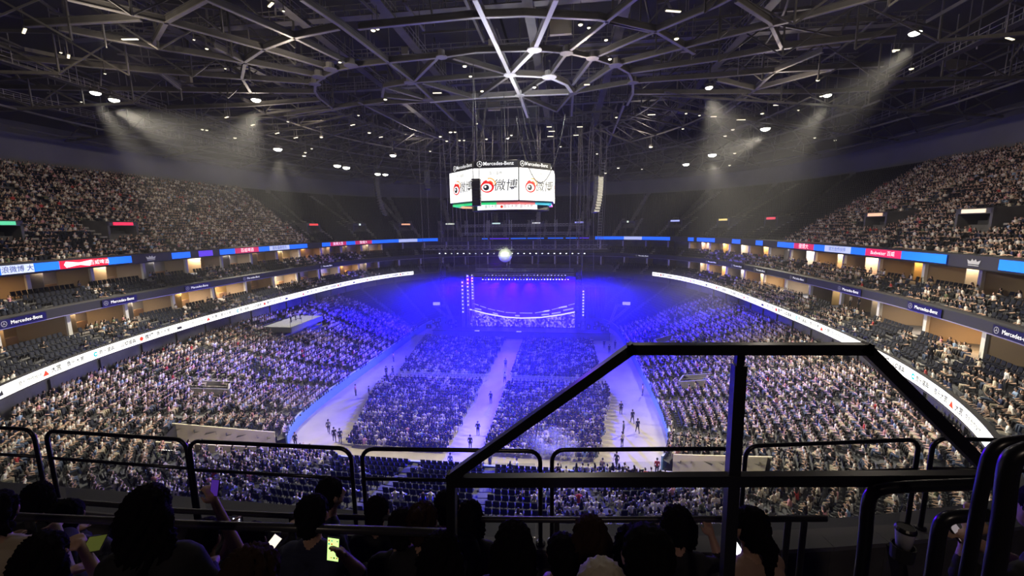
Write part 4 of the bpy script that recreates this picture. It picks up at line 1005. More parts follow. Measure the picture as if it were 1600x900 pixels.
# ------------------------------------------------------------------ centre-hung scoreboard
SCX, SCY = 0.15, 68.0
t = thing('scoreboard', 'eight-sided hanging scoreboard with white screens showing a red eye logo', 'scoreboard', (0, 0, 0))
SW = mat('screen_white', (1, 1, 1), emit=1.25, ecol=(1, 1, .95), nosample=False); ap, hw = 8.0, 3.33
RED = mat('logo_red', (.8, 0, 0), emit=.8, ecol=(.85, .01, .01)); ORG = mat('logo_orange', (1, .4, .1), emit=.9, ecol=(.95, .42, .12)); GRY = mat('logo_grey', (.12, .13, .12), emit=.12, ecol=(.5, .5, .5))
z0, z1 = 27.0, 31.55
fm = MB(); fm.lathe([(8.3, z0-.25), (8.72, z0-.1), (8.72, z1+.15), (8.3, z1+.25), (8.3, z1+1.1), (7.9, z1+1.2)], (SCX, SCY, 0), 8, BLK)
V = np.array(fm.v); a = PI/8; c_, s_ = math.cos(a), math.sin(a); V[:, :2] = (V[:, :2]-[SCX, SCY])@np.array([[c_, s_], [-s_, c_]])+[SCX, SCY]; fm.v = [tuple(p) for p in V]
fm.build('housing', parent=t)
for i in range(8):
    a = -PI/2+i*PI/4; out = np.array([math.cos(a), math.sin(a), 0]); rt = np.array([-math.sin(a), math.cos(a), 0]); up = np.array([0, 0, 1.])
    c0 = np.array([SCX, SCY, (z0+z1)/2])+out*(ap+.12)
    m = MB(); R = np.c_[rt, out, up]; m.box(c0, (hw*2-.15, .12, z1-z0), SW, R=R); sc = m.build('screen', parent=t)
    if out[1] < .3:
        f = c0+out*.075; m = MB(); lc = f-rt*1.25+up*-.1
        put_arc(m, 0, 0, 0, 1.0, 0, 2*PI, lc+up*-.25, rt, up, RED, 1.0, 24, .82)
        put_poly(m, [(-.95, .1), (-.55, .75), (-.1, .95), (.1, .55), (.5, .85), (.85, .5), (.95, 0)], lc+up*-.2+out*.003, rt, up, RED)
        put_arc(m, -.08, -.08, 0, .74, 0, 2*PI, lc+up*-.25+out*.006, rt, up, SW, 1.0, 24, .75)
        put_arc(m, -.16, -.08, 0, .44, 0, 2*PI, lc+up*-.25+out*.010, rt, up, LTD, 1.0, 20, .95); put_arc(m, -.28, .02, 0, .15, 0, 2*PI, lc+up*-.25+out*.014, rt, up, SW, 1.0, 12)
        put_arc(m, .35, .15, .72, .90, -.1, 1.9, lc+out*.003, rt, up, ORG, 1.0, 14); put_arc(m, .40, .12, .36, .52, -.1, 1.9, lc+out*.003, rt, up, ORG, 1.0, 12)
        put_text(m, '微博', f+rt*1.45+up*-.25, rt, up, 1.75, GRY, .008, 1.0, .12); put_text(m, '音乐盛典', f+up*1.55, rt, up, .50, GRY)
        m.build('logo', parent=sc)
    m = MB(); hc = np.array([SCX, SCY, z1+.72])+out*(7.72+.0)
    if out[1] < .3:
        hc = np.array([SCX, SCY, z1+.68])+out*7.74; put_star(m, hc-rt*2.4, rt, up, LTW, .8); put_text(m, 'Mercedes-Benz', hc+rt*.35, rt, up, .72, LTW, .01)
        m.build('header_lettering', parent=t)
RBW = [(.02, .55, .15), (.55, .12, .12), (.02, .35, .45), (.6, .12, .5), (.1, .5, .25), (.2, .3, .8), (.8, .45, .2), (.05, .6, .2)]
for i in range(8):
    a = -PI/2+i*PI/4; rt = np.array([-math.sin(a), math.cos(a), 0]); out = np.array([math.cos(a), math.sin(a), 0]); c0 = np.array([SCX, SCY, z0-.42])+out*7.5
    m = MB(); 
    for k, cc in enumerate((i, (i+1) % 8)): m.box(c0+rt*(k-.5)*hw, (hw, .5, .30), mat('led_strip_%d' % cc, RBW[cc], emit=1.2, ecol=RBW[cc]), R=np.c_[rt, out, [0, 0, 1]])
    m.build('colour_strip', parent=t)
# lower ring screen
ph = np.linspace(-PI/2-.80, -PI/2+.80, 17); m = MB(); P = []
for z in (25.75, 26.55):
    for q in ph: P.append((1.3+6.4*math.cos(q), SCY-.5+6.4*math.sin(q), z))
m.add(P, [(i, i+1, 17+i+1, 17+i) for i in range(16)], SW); lr = m.build('lower_screen', parent=t)
m = MB()
for q in (-PI/2-.35, -PI/2+.12, -PI/2+.5):
    rt = np.array([-math.sin(q), math.cos(q), 0]); put_text(m, {0: '音乐大赏'}.get(0), (1.3+6.46*math.cos(q), SCY-.5+6.46*math.sin(q), 26.15), rt, (0, 0, 1), .55, LTD)
put_arc(m, 0, 0, 0, .22, 0, 2*PI, (1.3+6.47*math.cos(-PI/2-.08), SCY-.5+6.47*math.sin(-PI/2-.08), 26.15), (1, 0, 0), (0, 0, 1), LTR); m.build('lettering', parent=lr)
m = MB(); m.lathe([(6.3, 25.7), (6.3, 26.6), (5.5, 26.6), (5.2, 25.7)], (1.3 if 0 else SCX+1.1, SCY-.3, 0), 24, BLK); m.build('lower_housing', parent=t)
m = MB()
for i in range(8):
    a = i*PI/4+.2; m.tube([(SCX+6*math.cos(a), SCY+6*math.sin(a), z1+1.1), (SCX+3.5*math.cos(a), SCY+3.5*math.sin(a), 43)], .05, 5)
m.build('hoist_cable', STEELD, t)

# ------------------------------------------------------------------ stage and rig
def box_truss(mb, a, b, s=.5, m=None, step=None, th=.06):
    a = np.array(a, float); b = np.array(b, float); d = b-a; L = np.linalg.norm(d); d /= L
    up = np.array([0, 0, 1.]) if abs(d[2]) < .9 else np.array([0, 1., 0]); r_ = np.cross(d, up); r_ /= np.linalg.norm(r_); u = np.cross(r_, d)
    C = [(r_*x+u*y)*s/2 for x, y in ((-1, -1), (1, -1), (1, 1), (-1, 1))]; step = step or s*1.4; n = max(1, int(L/step))
    for c in C: mb.beam(a+c, b+c, th, th, m)
    for k in range(n):
        p, q = a+d*L*k/n, a+d*L*(k+1)/n
        for j in range(4):
            c0, c1 = C[j], C[(j+1) % 4]; mb.beam(p+c0, q+c1, th*.7, th*.7, m); mb.beam(p+c0, p+c1, th*.7, th*.7, m)
ALU = mat('rig_aluminium', (.42, .42, .44), .35, .8)
SY = 86.0
STG = mat('stage_deck', (.03, .03, .04), .4); DRP = mat('stage_drape', (.05, .05, .09), .9)
t = thing('stage', 'wide low stage with black fascia at the far end of the floor', 'stage')
m = MB(); m.box((.8, 90.5, .8), (37, 16, 1.6)); m.box((.8, 82.3, 1.55), (37.2, .3, .14)); m.build('deck', STG, t)
m = MB(); m.box((.8, 82.42, .75), (36.8, .06, 1.4)); m.build('front_panel', mat('stage_front', (.10, .11, .22), .6), t)
for i in range(9): 
    if i in (0, 4): m = MB(); m.box((-8+i*2.2, 81.9, 1.72), (1.0, .25, .16)); m.build('light_bar', mat('edge_lamp', (1, 1, 1), emit=.8, ecol=(.35, .35, 1)), t)
xl, xr = aty(733, 500, SY)[0], aty(898, 500, SY)[0]; zt = aty(815, 433, SY)[2]; zb = 1.75
# LED wall
SBL = bpy.data.materials.new('led_wall_picture'); SBL.use_nodes = True; nt = SBL.node_tree; b_ = nt.nodes['Principled BSDF']; b_.inputs['Base Color'].default_value = (0, 0, 0, 1)
tc = nt.nodes.new('ShaderNodeTexCoord'); nz = nt.nodes.new('ShaderNodeTexNoise'); nz.inputs['Scale'].default_value = .12; nt.links.new(tc.outputs['Object'], nz.inputs['Vector'])
cr = nt.nodes.new('ShaderNodeValToRGB'); cr.color_ramp.elements[0].position = .35; cr.color_ramp.elements[0].color = (.012, .0, .75, 1); cr.color_ramp.elements[1].position = .65; cr.color_ramp.elements[1].color = (.05, .01, 1, 1)
nt.links.new(nz.outputs['Fac'], cr.inputs[0]); nt.links.new(cr.outputs[0], b_.inputs['Emission Color']); b_.inputs['Emission Strength'].default_value = .95
SCR = bpy.data.materials.new('led_wall_crowd_picture'); SCR.use_nodes = True; nt = SCR.node_tree; b_ = nt.nodes['Principled BSDF']; b_.inputs['Base Color'].default_value = (0, 0, 0, 1)
tc = nt.nodes.new('ShaderNodeTexCoord'); vo = nt.nodes.new('ShaderNodeTexVoronoi'); vo.inputs['Scale'].default_value = 3.2; nt.links.new(tc.outputs['Object'], vo.inputs['Vector'])
n2 = nt.nodes.new('ShaderNodeTexNoise'); n2.inputs['Scale'].default_value = .35; nt.links.new(tc.outputs['Object'], n2.inputs['Vector'])
sv = nt.nodes.new('ShaderNodeSeparateColor'); nt.links.new(vo.outputs['Color'], sv.inputs[0]); mu = nt.nodes.new('ShaderNodeMath'); mu.operation = 'MULTIPLY'; nt.links.new(sv.outputs[0], mu.inputs[0]); nt.links.new(n2.outputs['Fac'], mu.inputs[1])
cr = nt.nodes.new('ShaderNodeValToRGB'); cr.color_ramp.elements[0].position = .22; cr.color_ramp.elements[0].color = (.02, .0, .55, 1); cr.color_ramp.elements[1].position = .5; cr.color_ramp.elements[1].color = (.55, .42, .95, 1)
nt.links.new(mu.outputs[0], cr.inputs[0]); nt.links.new(cr.outputs[0], b_.inputs['Emission Color']); b_.inputs['Emission Strength'].default_value = .9
t = thing('led_wall', 'big stage video wall showing a deep blue arena picture with curved white lines', 'screen')
m = MB(); m.box(((xl+xr)/2, SY+.3, (zb+zt)/2), (xr-xl+.3, .5, zt-zb+.3)); m.build('housing', BLK, t)
m = MB(); m.add([(xl, SY, zb), (xr, SY, zb), (xr, SY, zt), (xl, SY, zt)], [(0, 1, 2, 3)]); sc = m.build('picture', SBL, t)
def scp(px, py): return aty(px, py, SY-.03)
m = MB(); top = [(733, 483), (760, 490), (790, 496), (815, 498), (845, 497), (875, 493), (898, 489)]
P = []
for px, py in top: q = scp(px, py); P += [(q[0], SY-.02, q[2]), (q[0], SY-.02, zb)]
m.add(P, [(2*i, 2*i+1, 2*i+3, 2*i+2) for i in range(len(top)-1)], SCR); m.build('crowd_picture', parent=sc)
m = MB()
def pstrip(pts, w_, mm):
    P = []
    for px, py in pts: q = scp(px, py); P += [(q[0], SY-.045, q[2]+w_/2), (q[0], SY-.045, q[2]-w_/2)]
    m.add(P, [(2*i, 2*i+1, 2*i+3, 2*i+2) for i in range(len(pts)-1)], mm)
PLW = mat('picture_white', (1, 1, 1), emit=1.2, ecol=(.95, .92, 1)); PLG = mat('picture_pale', (1, 1, 1), emit=.7, ecol=(.45, .45, .95))
pstrip([(733, 483), (760, 490), (790, 495.5), (815, 497), (845, 496), (875, 492), (898, 487.5)], .24, PLW)
for a, b in zip([(739, 474), (750, 478), (762, 482), (776, 485), (790, 488), (812, 489), (836, 489), (850, 486), (862, 484), (876, 480), (888, 477)], [(748, 477), (760, 481), (774, 485), (788, 487.5), (806, 489), (832, 489.2), (848, 487), (860, 485), (874, 481), (886, 478), (898, 474.5)]): pstrip([a, b], .13, PLG)
for a, b in (((742, 482), (752, 484)), ((770, 489), (778, 491)), ((805, 493), (812, 493.5)), ((846, 492), (858, 491)), ((862, 490), (876, 488)), ((880, 485), (896, 482)), ((848, 487), (858, 485.5)), ((873, 481), (886, 479))): pstrip([a, b], .28, PLG)
m.build('line_picture', parent=sc)
light('AREA', 'led_wall_light', ((xl+xr)/2, SY-.4, 7), ((xl+xr)/2, 60, 4), 2200, (.10, .02, 1), xr-xl, size_y=8)
# ground-supported side walls and drapes
for s, x0, x1 in ((-1, -18.5, xl-1.2), (1, xr+1.2, 19.5)):
    m = MB(); xs = np.linspace(x0, x1, 60); P = []
    for i, x in enumerate(xs): 
        y = 96+.3*math.sin(i*1.7); P += [(x, y, 1.6), (x, y, 9.0)]
    m.add(P, [(2*i, 2*i+2, 2*i+3, 2*i+1) for i in range(59)]); o = m.build('stage_drape', DRP)
    tag(o, 'tall dark pleated drape closing the hall beside the stage on the %s' % ('left' if s < 0 else 'right'), 'drape')
RIGO = []
def lamp_row(name, px0, px1, py, y, n, label, group, sz=.16, colr=(1, 1, .9), e=5, drop=.5, jitter=0):
    m0 = MB(); m0.lathe([(sz*.6, .42), (sz, .3), (sz, 0)], (0, 0, 0), 10); R = random.Random(px0)
    lens = MB(); lens.sphere((0, 0, 0), (sz*.85, sz*.85, sz*.4), None, 10, 6)
    M1, M2 = m0.mesh('housing'), lens.mesh('lens'); M1.materials.append(STEELD); M2.materials.append(mat('rig_lens_%s' % name, (1, 1, 1), emit=e, ecol=colr))
    yk = MB(); yk.tube([(-sz*1.2, 0, .15), (-sz*1.2, 0, .5), (sz*1.2, 0, .5), (sz*1.2, 0, .15)], .02, 5); yk.beam((0, 0, .5), (0, 0, .5+drop), .04); M3 = yk.mesh('yoke'); M3.materials.append(STEELD)
    for i in range(n):
        px = px0+(px1-px0)*(i+.5)/n; p = aty(px, py, y); tt = thing('stage_lamp', label, 'lamp', p, group=group)
        tt.rotation_euler = (R.uniform(-.7, .1), R.uniform(-.3, .3), 0)
        for nm, me in (('housing', M1), ('lens', M2), ('yoke', M3)): o = bpy.data.objects.new(nm, me); COL.objects.link(o); o.parent = tt
        RIGO.append(tt)
# the big front truss with its lamps and the mirror ball
def truss_thing(name, label, segs, s=.6, m=ALU, group=None):
    t = thing(name, label, 'truss', group=group); mb = MB()
    for a, b in segs: box_truss(mb, a, b, s, m)
    mb.build('frame', parent=t); mc = MB()
    for a, b in segs:
        a = np.array(a, float); b = np.array(b, float)
        if abs((b-a)[2]) < 3:
            for k in (.04, .35, .65, .96): p = a+(b-a)*k; mc.tube([p, (p[0], p[1], 42.5)], .035, 4)
    if mc.v: mc.build('chain', STEEL, t)
    return t
a, b = aty(660, 384, 84), aty(949, 389, 84); zz = (a[2]+b[2])/2
truss_thing('lighting_truss', 'long grey aluminium truss hung across the hall above the stage front', [((a[0], 84, zz), (b[0], 84, zz))], .85)
lamp_row('front', 682, 918, 396, 84, 25, 'small stage lamp hung under the long front truss', 'lamps along the front truss', .2, (.95, 1, .85), 2.2)
a, b = aty(722, 364, 90), aty(912, 366, 90); zz = (a[2]+b[2])/2
truss_thing('lighting_truss', 'upper truss with short towers hung high behind the scoreboard', [((a[0], 90, zz), (b[0], 90, zz)), ((a[0], 90, zz+1.8), (b[0], 90, zz+1.8))] + [((x, 90, zz), (x, 90, zz+3)) for x in np.linspace(a[0]+1, b[0]-1, 6)], .5)
a, b = aty(738, 429, 83.2), aty(897, 429, 83.2); zz = a[2]
truss_thing('lighting_truss', 'stage roof truss carrying two rows of bright lamps above the video wall', [((a[0], 83.2, zz), (b[0], 83.2, zz)), ((a[0], 86.8, zz+.6), (b[0], 86.8, zz+.6))], .5)
lamp_row('roof1', 756, 886, 430, 84.2, 24, 'stage lamp in the upper row over the video wall', 'upper row lamps over the video wall', .15, (.5, .45, 1), 4)
lamp_row('roof2', 752, 890, 436.5, 83, 30, 'stage lamp in the lower row over the video wall', 'lower row lamps over the video wall', .16, (.75, .7, 1), 6)
for px, y0_, y1_, lab in ((724, 441, 487, 'outer left'), (732, 431, 476, 'inner left'), (739, 430, 466, 'innermost left'), (911, 455, 492, 'right')):
    p = aty(px, y1_, 85); q = aty(px, y0_, 85); m = MB(); tt = thing('lamp_tower', 'upright tower of stacked stage lamps, %s beside the video wall' % lab, 'lamp tower')
    box_truss(m, (p[0], 85, 1.5), (p[0], 85, q[2]+.5), .45, ALU); m.build('frame', parent=tt)
    for k in range(9):
        z = p[2]+(q[2]-p[2])*k/8; m = MB(); m.sphere((p[0], 84.7, z), .17, mat('tower_lens', (1, 1, 1), emit=1.2, ecol=(.70, .70, 1)), 8, 6); m.lathe([(.2, -.2), (.2, 0)], (p[0], 84.9, z), 8, STEELD); m.build('lamp_head', parent=tt)
t = thing('mirror_ball', 'large mirror ball hanging from the front truss', 'mirror ball'); p = aty(789.5, 399, 83.5); MIR = mat('mirror_facets', (.80, .82, .70), .35, .8)
m = MB(); m.sphere(p, 1.42, MIR, 28, 18); m.build('ball', parent=t); m = MB(); m.tube([p+[0, 0, 1.4], (p[0], p[1], 19.2)], .04, 5); m.tube([p+[0, 0, 1.40], p+[0, 0, 1.6]], .2, 8); m.build('cable', STEELD, t)
m = MB(); m.lathe([(1.45, -.05), (1.45, .05)], p, 28); m.build('band', mat('ball_band', (.8, .8, .75), .3, .6), t)
for s in (-1, 1): light('SPOT', 'mirror_ball_light', (p[0]+s*8, 70, 24), tuple(p), 26000, (.9, 1, .75), .3, 14)
# side goal-post rigs and wings
for s, px in ((-1, 700), (1, 962)):
    lab = 'left' if s < 0 else 'right'; p = aty(px, 500, 88); m = MB(); q1 = aty(px-16*(-s) if 0 else px+(-22 if s < 0 else 22), 478, 89)
    box_truss(m, (p[0]-2*s, 88, 1.6), (q1[0], 89, q1[2]), .4, ALU); box_truss(m, (p[0]+1.5*s*-1, 88, 1.6), (p[0]+.2*s, 88, q1[2]+.3), .4, ALU); box_truss(m, (q1[0], 89, q1[2]), (p[0]+.2*s, 88, q1[2]+.3), .4, ALU)
    tag(m.build('wing_truss'), 'leaning triangular truss frame standing on the %s stage wing' % lab, 'truss')
    tv = MB(); tv.box((q1[0]+(-s)*.8, 88.6, q1[2]+.6), (1.8, .15, .9), BLK); tv.box((q1[0]+(-s)*.8, 88.5, q1[2]+.6), (1.6, .05, .7), mat('wing_screen', (1, 1, 1), emit=.8, ecol=(.45, .4, .95))); tag(tv.build('small_screen'), 'small lit screen on top of the %s wing truss' % lab, 'screen')
r2 = random.Random(5)
for i in range(26):
    s = -1 if i % 2 else 1; x = s*r2.uniform(13, 19.5); y = r2.uniform(83.5, 90); h = r2.uniform(.5, 1.3); m = MB(); m.box((0, 0, h/2), (r2.uniform(.5, 1.1), .6, h), STG); m.box((0, -.31, h*.5), (.3, .02, h*.5), ALU); m.box((0, 0, h+.02), (.4, .4, .04), STEELD)
    o = m.build('flight_case'); o.location = (x, y, 1.6); o.rotation_euler = (0, 0, r2.uniform(-.3, .3)); tag(o, 'dark equipment case on the %s stage wing' % ('left' if s < 0 else 'right'), 'case', '%s wing equipment cases' % ('left' if s < 0 else 'right')); RIGO.append(o)
# line arrays
def line_array(px, py0, py1, y, tilt, n, lab, side=0, w_=1.35):
    t = thing('line_array', lab, 'loudspeaker'); p = aty(px, py0, y); q = aty(px, py1, y); H = p[2]-q[2]; h = H/n
    x, yy, z = p[0], p[1], p[2]; ang = 0
    for k in range(n):
        ang = tilt*(k/n)**1.6; c = np.array([x+side*0, yy, z-h/2]); R = Matrix.Rotation(-ang, 3, 'X') @ Matrix.Identity(3); Rz = Matrix.Rotation(side, 3, 'Z'); Rm = Rz@R
        m = MB(); m.box(c, (w_, .75, h*.94), mat('speaker_box', (.035, .035, .04), .5), R=Rm); f = c+np.array(Rm@Vector((0, -.39, 0))); m.box(f, (w_*.86, .03, h*.78), mat('speaker_grille', (.045, .045, .05), .7), R=Rm); m.box(c+np.array(Rm@Vector((w_*.5, 0, 0))), (.05, .5, h*.6), STEELD, R=Rm); m.build('speaker_cabinet', parent=t)
        z -= h; dy = math.sin(ang)*h; v = Rz@Vector((0, dy, 0)); x += v.x; yy += v.y
    m = MB(); m.box((p[0], p[1], p[2]+.15), (w_, .9, .2)); m.beam((p[0]-.4, p[1], p[2]+.2), (p[0], p[1], 42), .05); m.beam((p[0]+.4, p[1], p[2]+.2), (p[0], p[1], 42), .05); m.build('rigging_frame', STEELD, t)
line_array(588, 278, 336, 75, .62, 14, 'tall curved hanging speaker array left of the scoreboard', -1.0, 1.9)
line_array(936, 276, 332, 75, .4, 13, 'tall curved hanging speaker array right of the scoreboard', 1.0, 1.7)
line_array(744, 283, 322, 50, .05, 8, 'short black hanging speaker array in front of the scoreboard', 0, 1.0)
line_array(667, 268, 296, 78, .3, 6, 'small hanging speaker cluster left of the scoreboard', .4, 1.0)
# rope ladder and vertical rigging lines
m = MB(); p0 = aty(941, 332, 84); p1 = aty(936, 386, 84)
for s in (-.35, .35): m.beam(p0+[s, 0, 10], p1+[s, 0, 0], .07)
for k in range(30): q = p1+(p0+[0, 0, 10]-p1)*k/30; m.beam(q+[-.35, 0, 0], q+[.35, 0, 0], .06)
tag(m.build('rope_ladder', ALU), 'thin rope ladder hanging down to the right end of the front truss', 'ladder')
for i, px in enumerate([661, 690, 700, 709, 716, 722, 731, 742, 756, 762, 770, 845, 868, 900, 904, 910, 917, 921, 928, 934, 942]):
    p = aty(px, 385, 84.6+i % 3); m = MB(); z_ = 19 if i % 3 else 14; m.tube([(0, 0, 0), (.3*math.sin(i), 0, 30-z_), (.5*math.sin(i*2), 0, 42.5-z_)], .045, 4, STEEL); o = m.build('rigging_cable'); o.location = (p[0], p[1], z_); tag(o, 'thin rigging cable hanging from the roof above the stage', 'cable', 'rigging cables above the stage'); RIGO.append(o)
for px in (691, 905):
    p = aty(px, 400, 88); m = MB(); box_truss(m, (p[0], 88, 1.6), (p[0], 88, 24), 1.0, STEELD, 1.3, .07); tag(m.build('rigging_tower'), 'tall dark lattice tower rising %s of the video wall' % ('left' if px < 800 else 'right'), 'tower')
for k, (c, rr, zz, yy) in enumerate(((574, 30, 25, 75), (656, 22, 38, 70), (845, 38, 36, 58), (560, 0, 0, 0))):
    if not rr: continue
    a_ = aty(c-rr, 250, yy); b_ = aty(c+rr, 250, yy); m = MB(); P = [(a_[0]+(b_[0]-a_[0])*u, yy, 38-(38-aty(c, 250+zz, yy)[2])*math.sin(PI*u)**.8) for u in np.linspace(0, 1, 17)]
    m.tube(P, .06, 5, STEELD); o = m.build('cable_loop'); tag(o, ['slack cable loop sagging below the roof left of centre', 'slack cable loop above the left of the scoreboard', 'slack cable loop hanging in front of the scoreboard'][k], 'cable')
# haze: thin smoke filling the hall, thicker round the stage
def haze(name, lo, hi, dens, col, label):
    m = MB(); c = (np.array(lo)+np.array(hi))/2; m.box(c, np.array(hi)-np.array(lo)); o = m.build(name)
    v = bpy.data.materials.new(name); v.use_nodes = True; nt = v.node_tree; nt.nodes.clear(); out = nt.nodes.new('ShaderNodeOutputMaterial'); vs = nt.nodes.new('ShaderNodeVolumeScatter')
    vs.inputs['Color'].default_value = (*col, 1); vs.inputs['Density'].default_value = dens; vs.inputs['Anisotropy'].default_value = .35
    nt.links.new(vs.outputs[0], out.inputs['Volume']); o.data.materials.append(v); o.display_type = 'WIRE'; tag(o, label, 'haze', None, 'stuff'); return o
tell_apart(RIGO)
haze('haze', (-90, -12, .05), (90, 165, 50), .0006, (.95, .95, 1), 'thin smoke haze filling the whole hall')
haze('floor_haze', (-21, 34, .06), (21, 73.9, 7.5), .0026, (.92, .92, 1), 'light smoke drifting low over the floor seating')
haze('stage_haze', (-40, 74, .06), (40, 110, 12.2), .016, (.9, .9, 1), 'thick smoke haze lit blue round the stage')
# ------------------------------------------------------------------ floor edge, barriers, floor people
mb = MB(); gl = MB()
phs = PH; x, y = se(phs, FA+.05, FB+.05, FN); P = np.c_[x, y]; ok = ~in_tunnel(x, y, .1) & ~((y > 84) & (np.abs(x) < 40) & (np.abs(x) < 18.5))
for i in range(NPH):
    j = (i+1) % NPH
    if ok[i] and ok[j]:
        p, q = P[i], P[j]; mb.beam((p[0], p[1], .7), (q[0], q[1], .7), .16, 1.4, BLUEGL); mb.beam((p[0], p[1], 1.43), (q[0], q[1], 1.43), .2, .06, mat('board_cap', (.45, .52, .6), .4))
struct(mb.build('wall_floor_edge'))
def clear_barrier():
    t = thing('crowd_barrier', 'x', 'barrier'); m = MB()
    m.tube([(-.98, 0, .06), (-.98, 0, 1.0), (.98, 0, 1.0), (.98, 0, .06)], .035, 6); m.beam((-.98, 0, .12), (.98, 0, .12), .05); m.build('frame', WHITE, t, )
    m = MB()
    for k in range(13): m.beam((-.85+k*.142, 0, .12), (-.85+k*.142, 0, 1.0), .05, .03)
    m.build('picket', WHITE, t); m = MB(); m.box((-.7, 0, .03), (.06, .6, .06)); m.box((.7, 0, .03), (.06, .6, .06)); m.build('foot', STEELD, t)
    return t
B = clear_barrier(); TB = ktable(B); first = True
for side, x0, n in (('left', -15.3, 7), ('right', 2.3, 7)):
    for k in range(n):
        o = B if first else copy_tree(B, TB); first = False; o.location = (x0+k*1.99+1, 58.75, 0)
        end = 'outermost' if k in ((0,) if side == 'left' else (n-1,)) else 'beside the aisle' if k in ((n-1,) if side == 'left' else (0,)) else '%s from the aisle' % ORD[(n-1-k) if side == 'left' else k]
        tag(o, 'white picket barrier between the %s seating blocks, %s' % (side, end), 'barrier', 'white barriers between the floor blocks')
# guard rail closing the near end of the floor
t = thing('guard_rail', 'thin dark guard rail along the near end of the floor', 'rail'); m = MB(); m.tube([(-17, 34.7, 1.15), (17, 34.7, 1.15)], .04, 6); m.tube([(-17, 34.7, .6), (17, 34.7, .6)], .025, 6); m.build('handrail', BLK, t)
m = MB()
for k in range(18): m.tube([(-17+k*2, 34.7, 0), (-17+k*2, 34.7, 1.15)], .03, 6)
m.build('post', BLK, t)
# work tables in front of the near end seats
r3 = random.Random(9); LAP = []
for row, (yy, zz) in enumerate(((33.6, 0.02), (32.0, .02))):
    for k, x in enumerate((-9.2, -6.6, -4.0, 3.4, 6.0)):
        if row == 1 and k > 2: continue
        t = thing('work_table', 'long %s work table, %s at the near end' % ('pale topped' if row == 0 else 'dark', ['far left', 'second from left', 'left of the aisle', 'right of the aisle', 'far right'][k]), 'table', (x, yy, zz if yy > 33 else 0), group='work tables at the near end' if row else None)
        if yy < 33: t.location = (x, yy, 1.2)
        m = MB(); m.box((0, 0, .74), (2.3, .6, .05)); m.build('tabletop', WHITE if row == 0 else STG, t); m = MB()
        for sx in (-1.05, 1.05):
            for sy in (-.24, .24): m.box((sx, sy, .36), (.05, .05, .72))
        m.build('leg', STEELD, t)
        if row == 0:
            for q in range(3):
                m = MB(); m.box((0, 0, .012), (.36, .25, .024)); m.box((0, .13, .13), (.36, .02, .22)); o = m.build('laptop', mat('laptop_grey', (.5, .5, .52), .4, .5)); o.location = (x-.8+q*.75, yy, zz+.766); o.rotation_euler = (0, 0, r3.uniform(-.2, .2))
                tag(o, 'open grey laptop on a near end work table', 'laptop', 'laptops on the work tables'); LAP.append(o)
            
tell_apart(LAP)
# people standing or walking on the floor: foot pixel, pose, shirt, facing, words
STAND = [(735, 703, 'stand', 2, 0, 'in dark clothes standing at the near mouth of the centre aisle'), (747, 680, 'arms', 2, PI, 'in black with folded arms facing back in the centre aisle'), (767, 630, 'arms', 2, 2.9, 'in black standing half way up the centre aisle'), (789, 598, 'walk', 0, .4, 'in a white shirt walking between the far floor blocks'),
         (577, 621, 'stand', 2, -1.2, 'in black beside the left edge of the near left block'), (604, 588, 'stand', 2, .8, 'in black near the left boards, paired with another'), (614, 588, 'walk', 2, 1.2, 'in black walking close to the left boards'), (635, 571, 'stand', 2, -.5, 'dark clothed by the far left block corner'), (654, 553, 'walk', 4, 0, 'in navy walking beside the far left block'), (661, 545, 'stand', 2, 2, 'dark clothed by the front of the far left block'),
         (514, 677, 'walk', 3, .4, 'in grey, left one of three walking at the left boards'), (523, 690, 'walk', 2, .6, 'in black, middle one of three walking at the left boards'), (532, 692, 'walk', 4, .5, 'in navy, right one of three walking at the left boards'), (462, 698, 'stand', 2, -2, 'dark clothed beside the mouth of the left tunnel'),
         (970, 647, 'stand', 2, PI, 'in black standing right of the near right block'), (988, 661, 'walk', 2, .3, 'in black walking away along the right boards'), (996, 676, 'walk', 2, .2, 'in black following along the right boards'), (974, 680, 'stand', 9, 1.2, 'with bent arms near the right block edge'), (972, 698, 'stand', 1, .6, 'in a cream top near the right block corner'),
         (963, 731, 'walk', 2, 2.6, 'in black walking by the near right corner of the floor'), (941, 742, 'walk', 8, -.6, 'in brown walking at the near end of the right block'), (766, 734, 'stand', 4, 1.0, 'in navy crossing the near end of the floor'), (808, 742, 'stand', 0, 2.0, 'in a white shirt standing at the near end rail'), (1026, 742, 'stand', 7, 0, 'in an orange red vest at the mouth of the right tunnel'),
         (944, 544, 'stand', 2, PI, 'dark clothed right of the far right block'), (952, 552, 'stand', 2, PI, 'in black by the far right boards'), (961, 545, 'stand', 2, 2.5, 'dark clothed close to the far right boards'), (704, 733, 'stand', 3, 0, 'in grey at the near corner of the left block'), (556, 618, 'stand', 6, -1.5, 'in pink beside the left boards'), (615, 565, 'stand', 6, -1.5, 'in pink far along the left boards'),
         (672, 535, 'walk', 2, .7, 'dark clothed at the stage end of the left gangway'), (790, 575, 'stand', 3, PI, 'in grey far up the centre aisle'), (1004, 618, 'stand', 6, 1.5, 'in pink beside the right boards')]
for px, py, ps, sh, rz, lab in STAND:
    p = atz(px, py, 0); o = bpy.data.objects.new('person', body(ps, 0, sh, 0, 0)); COL.objects.link(o); x = float(np.clip(p[0], -21.2, 21.2)); o.location = (x, p[1], 0); o.rotation_euler = (0, 0, rz)
    tag(o, 'person %s' % lab, 'person')
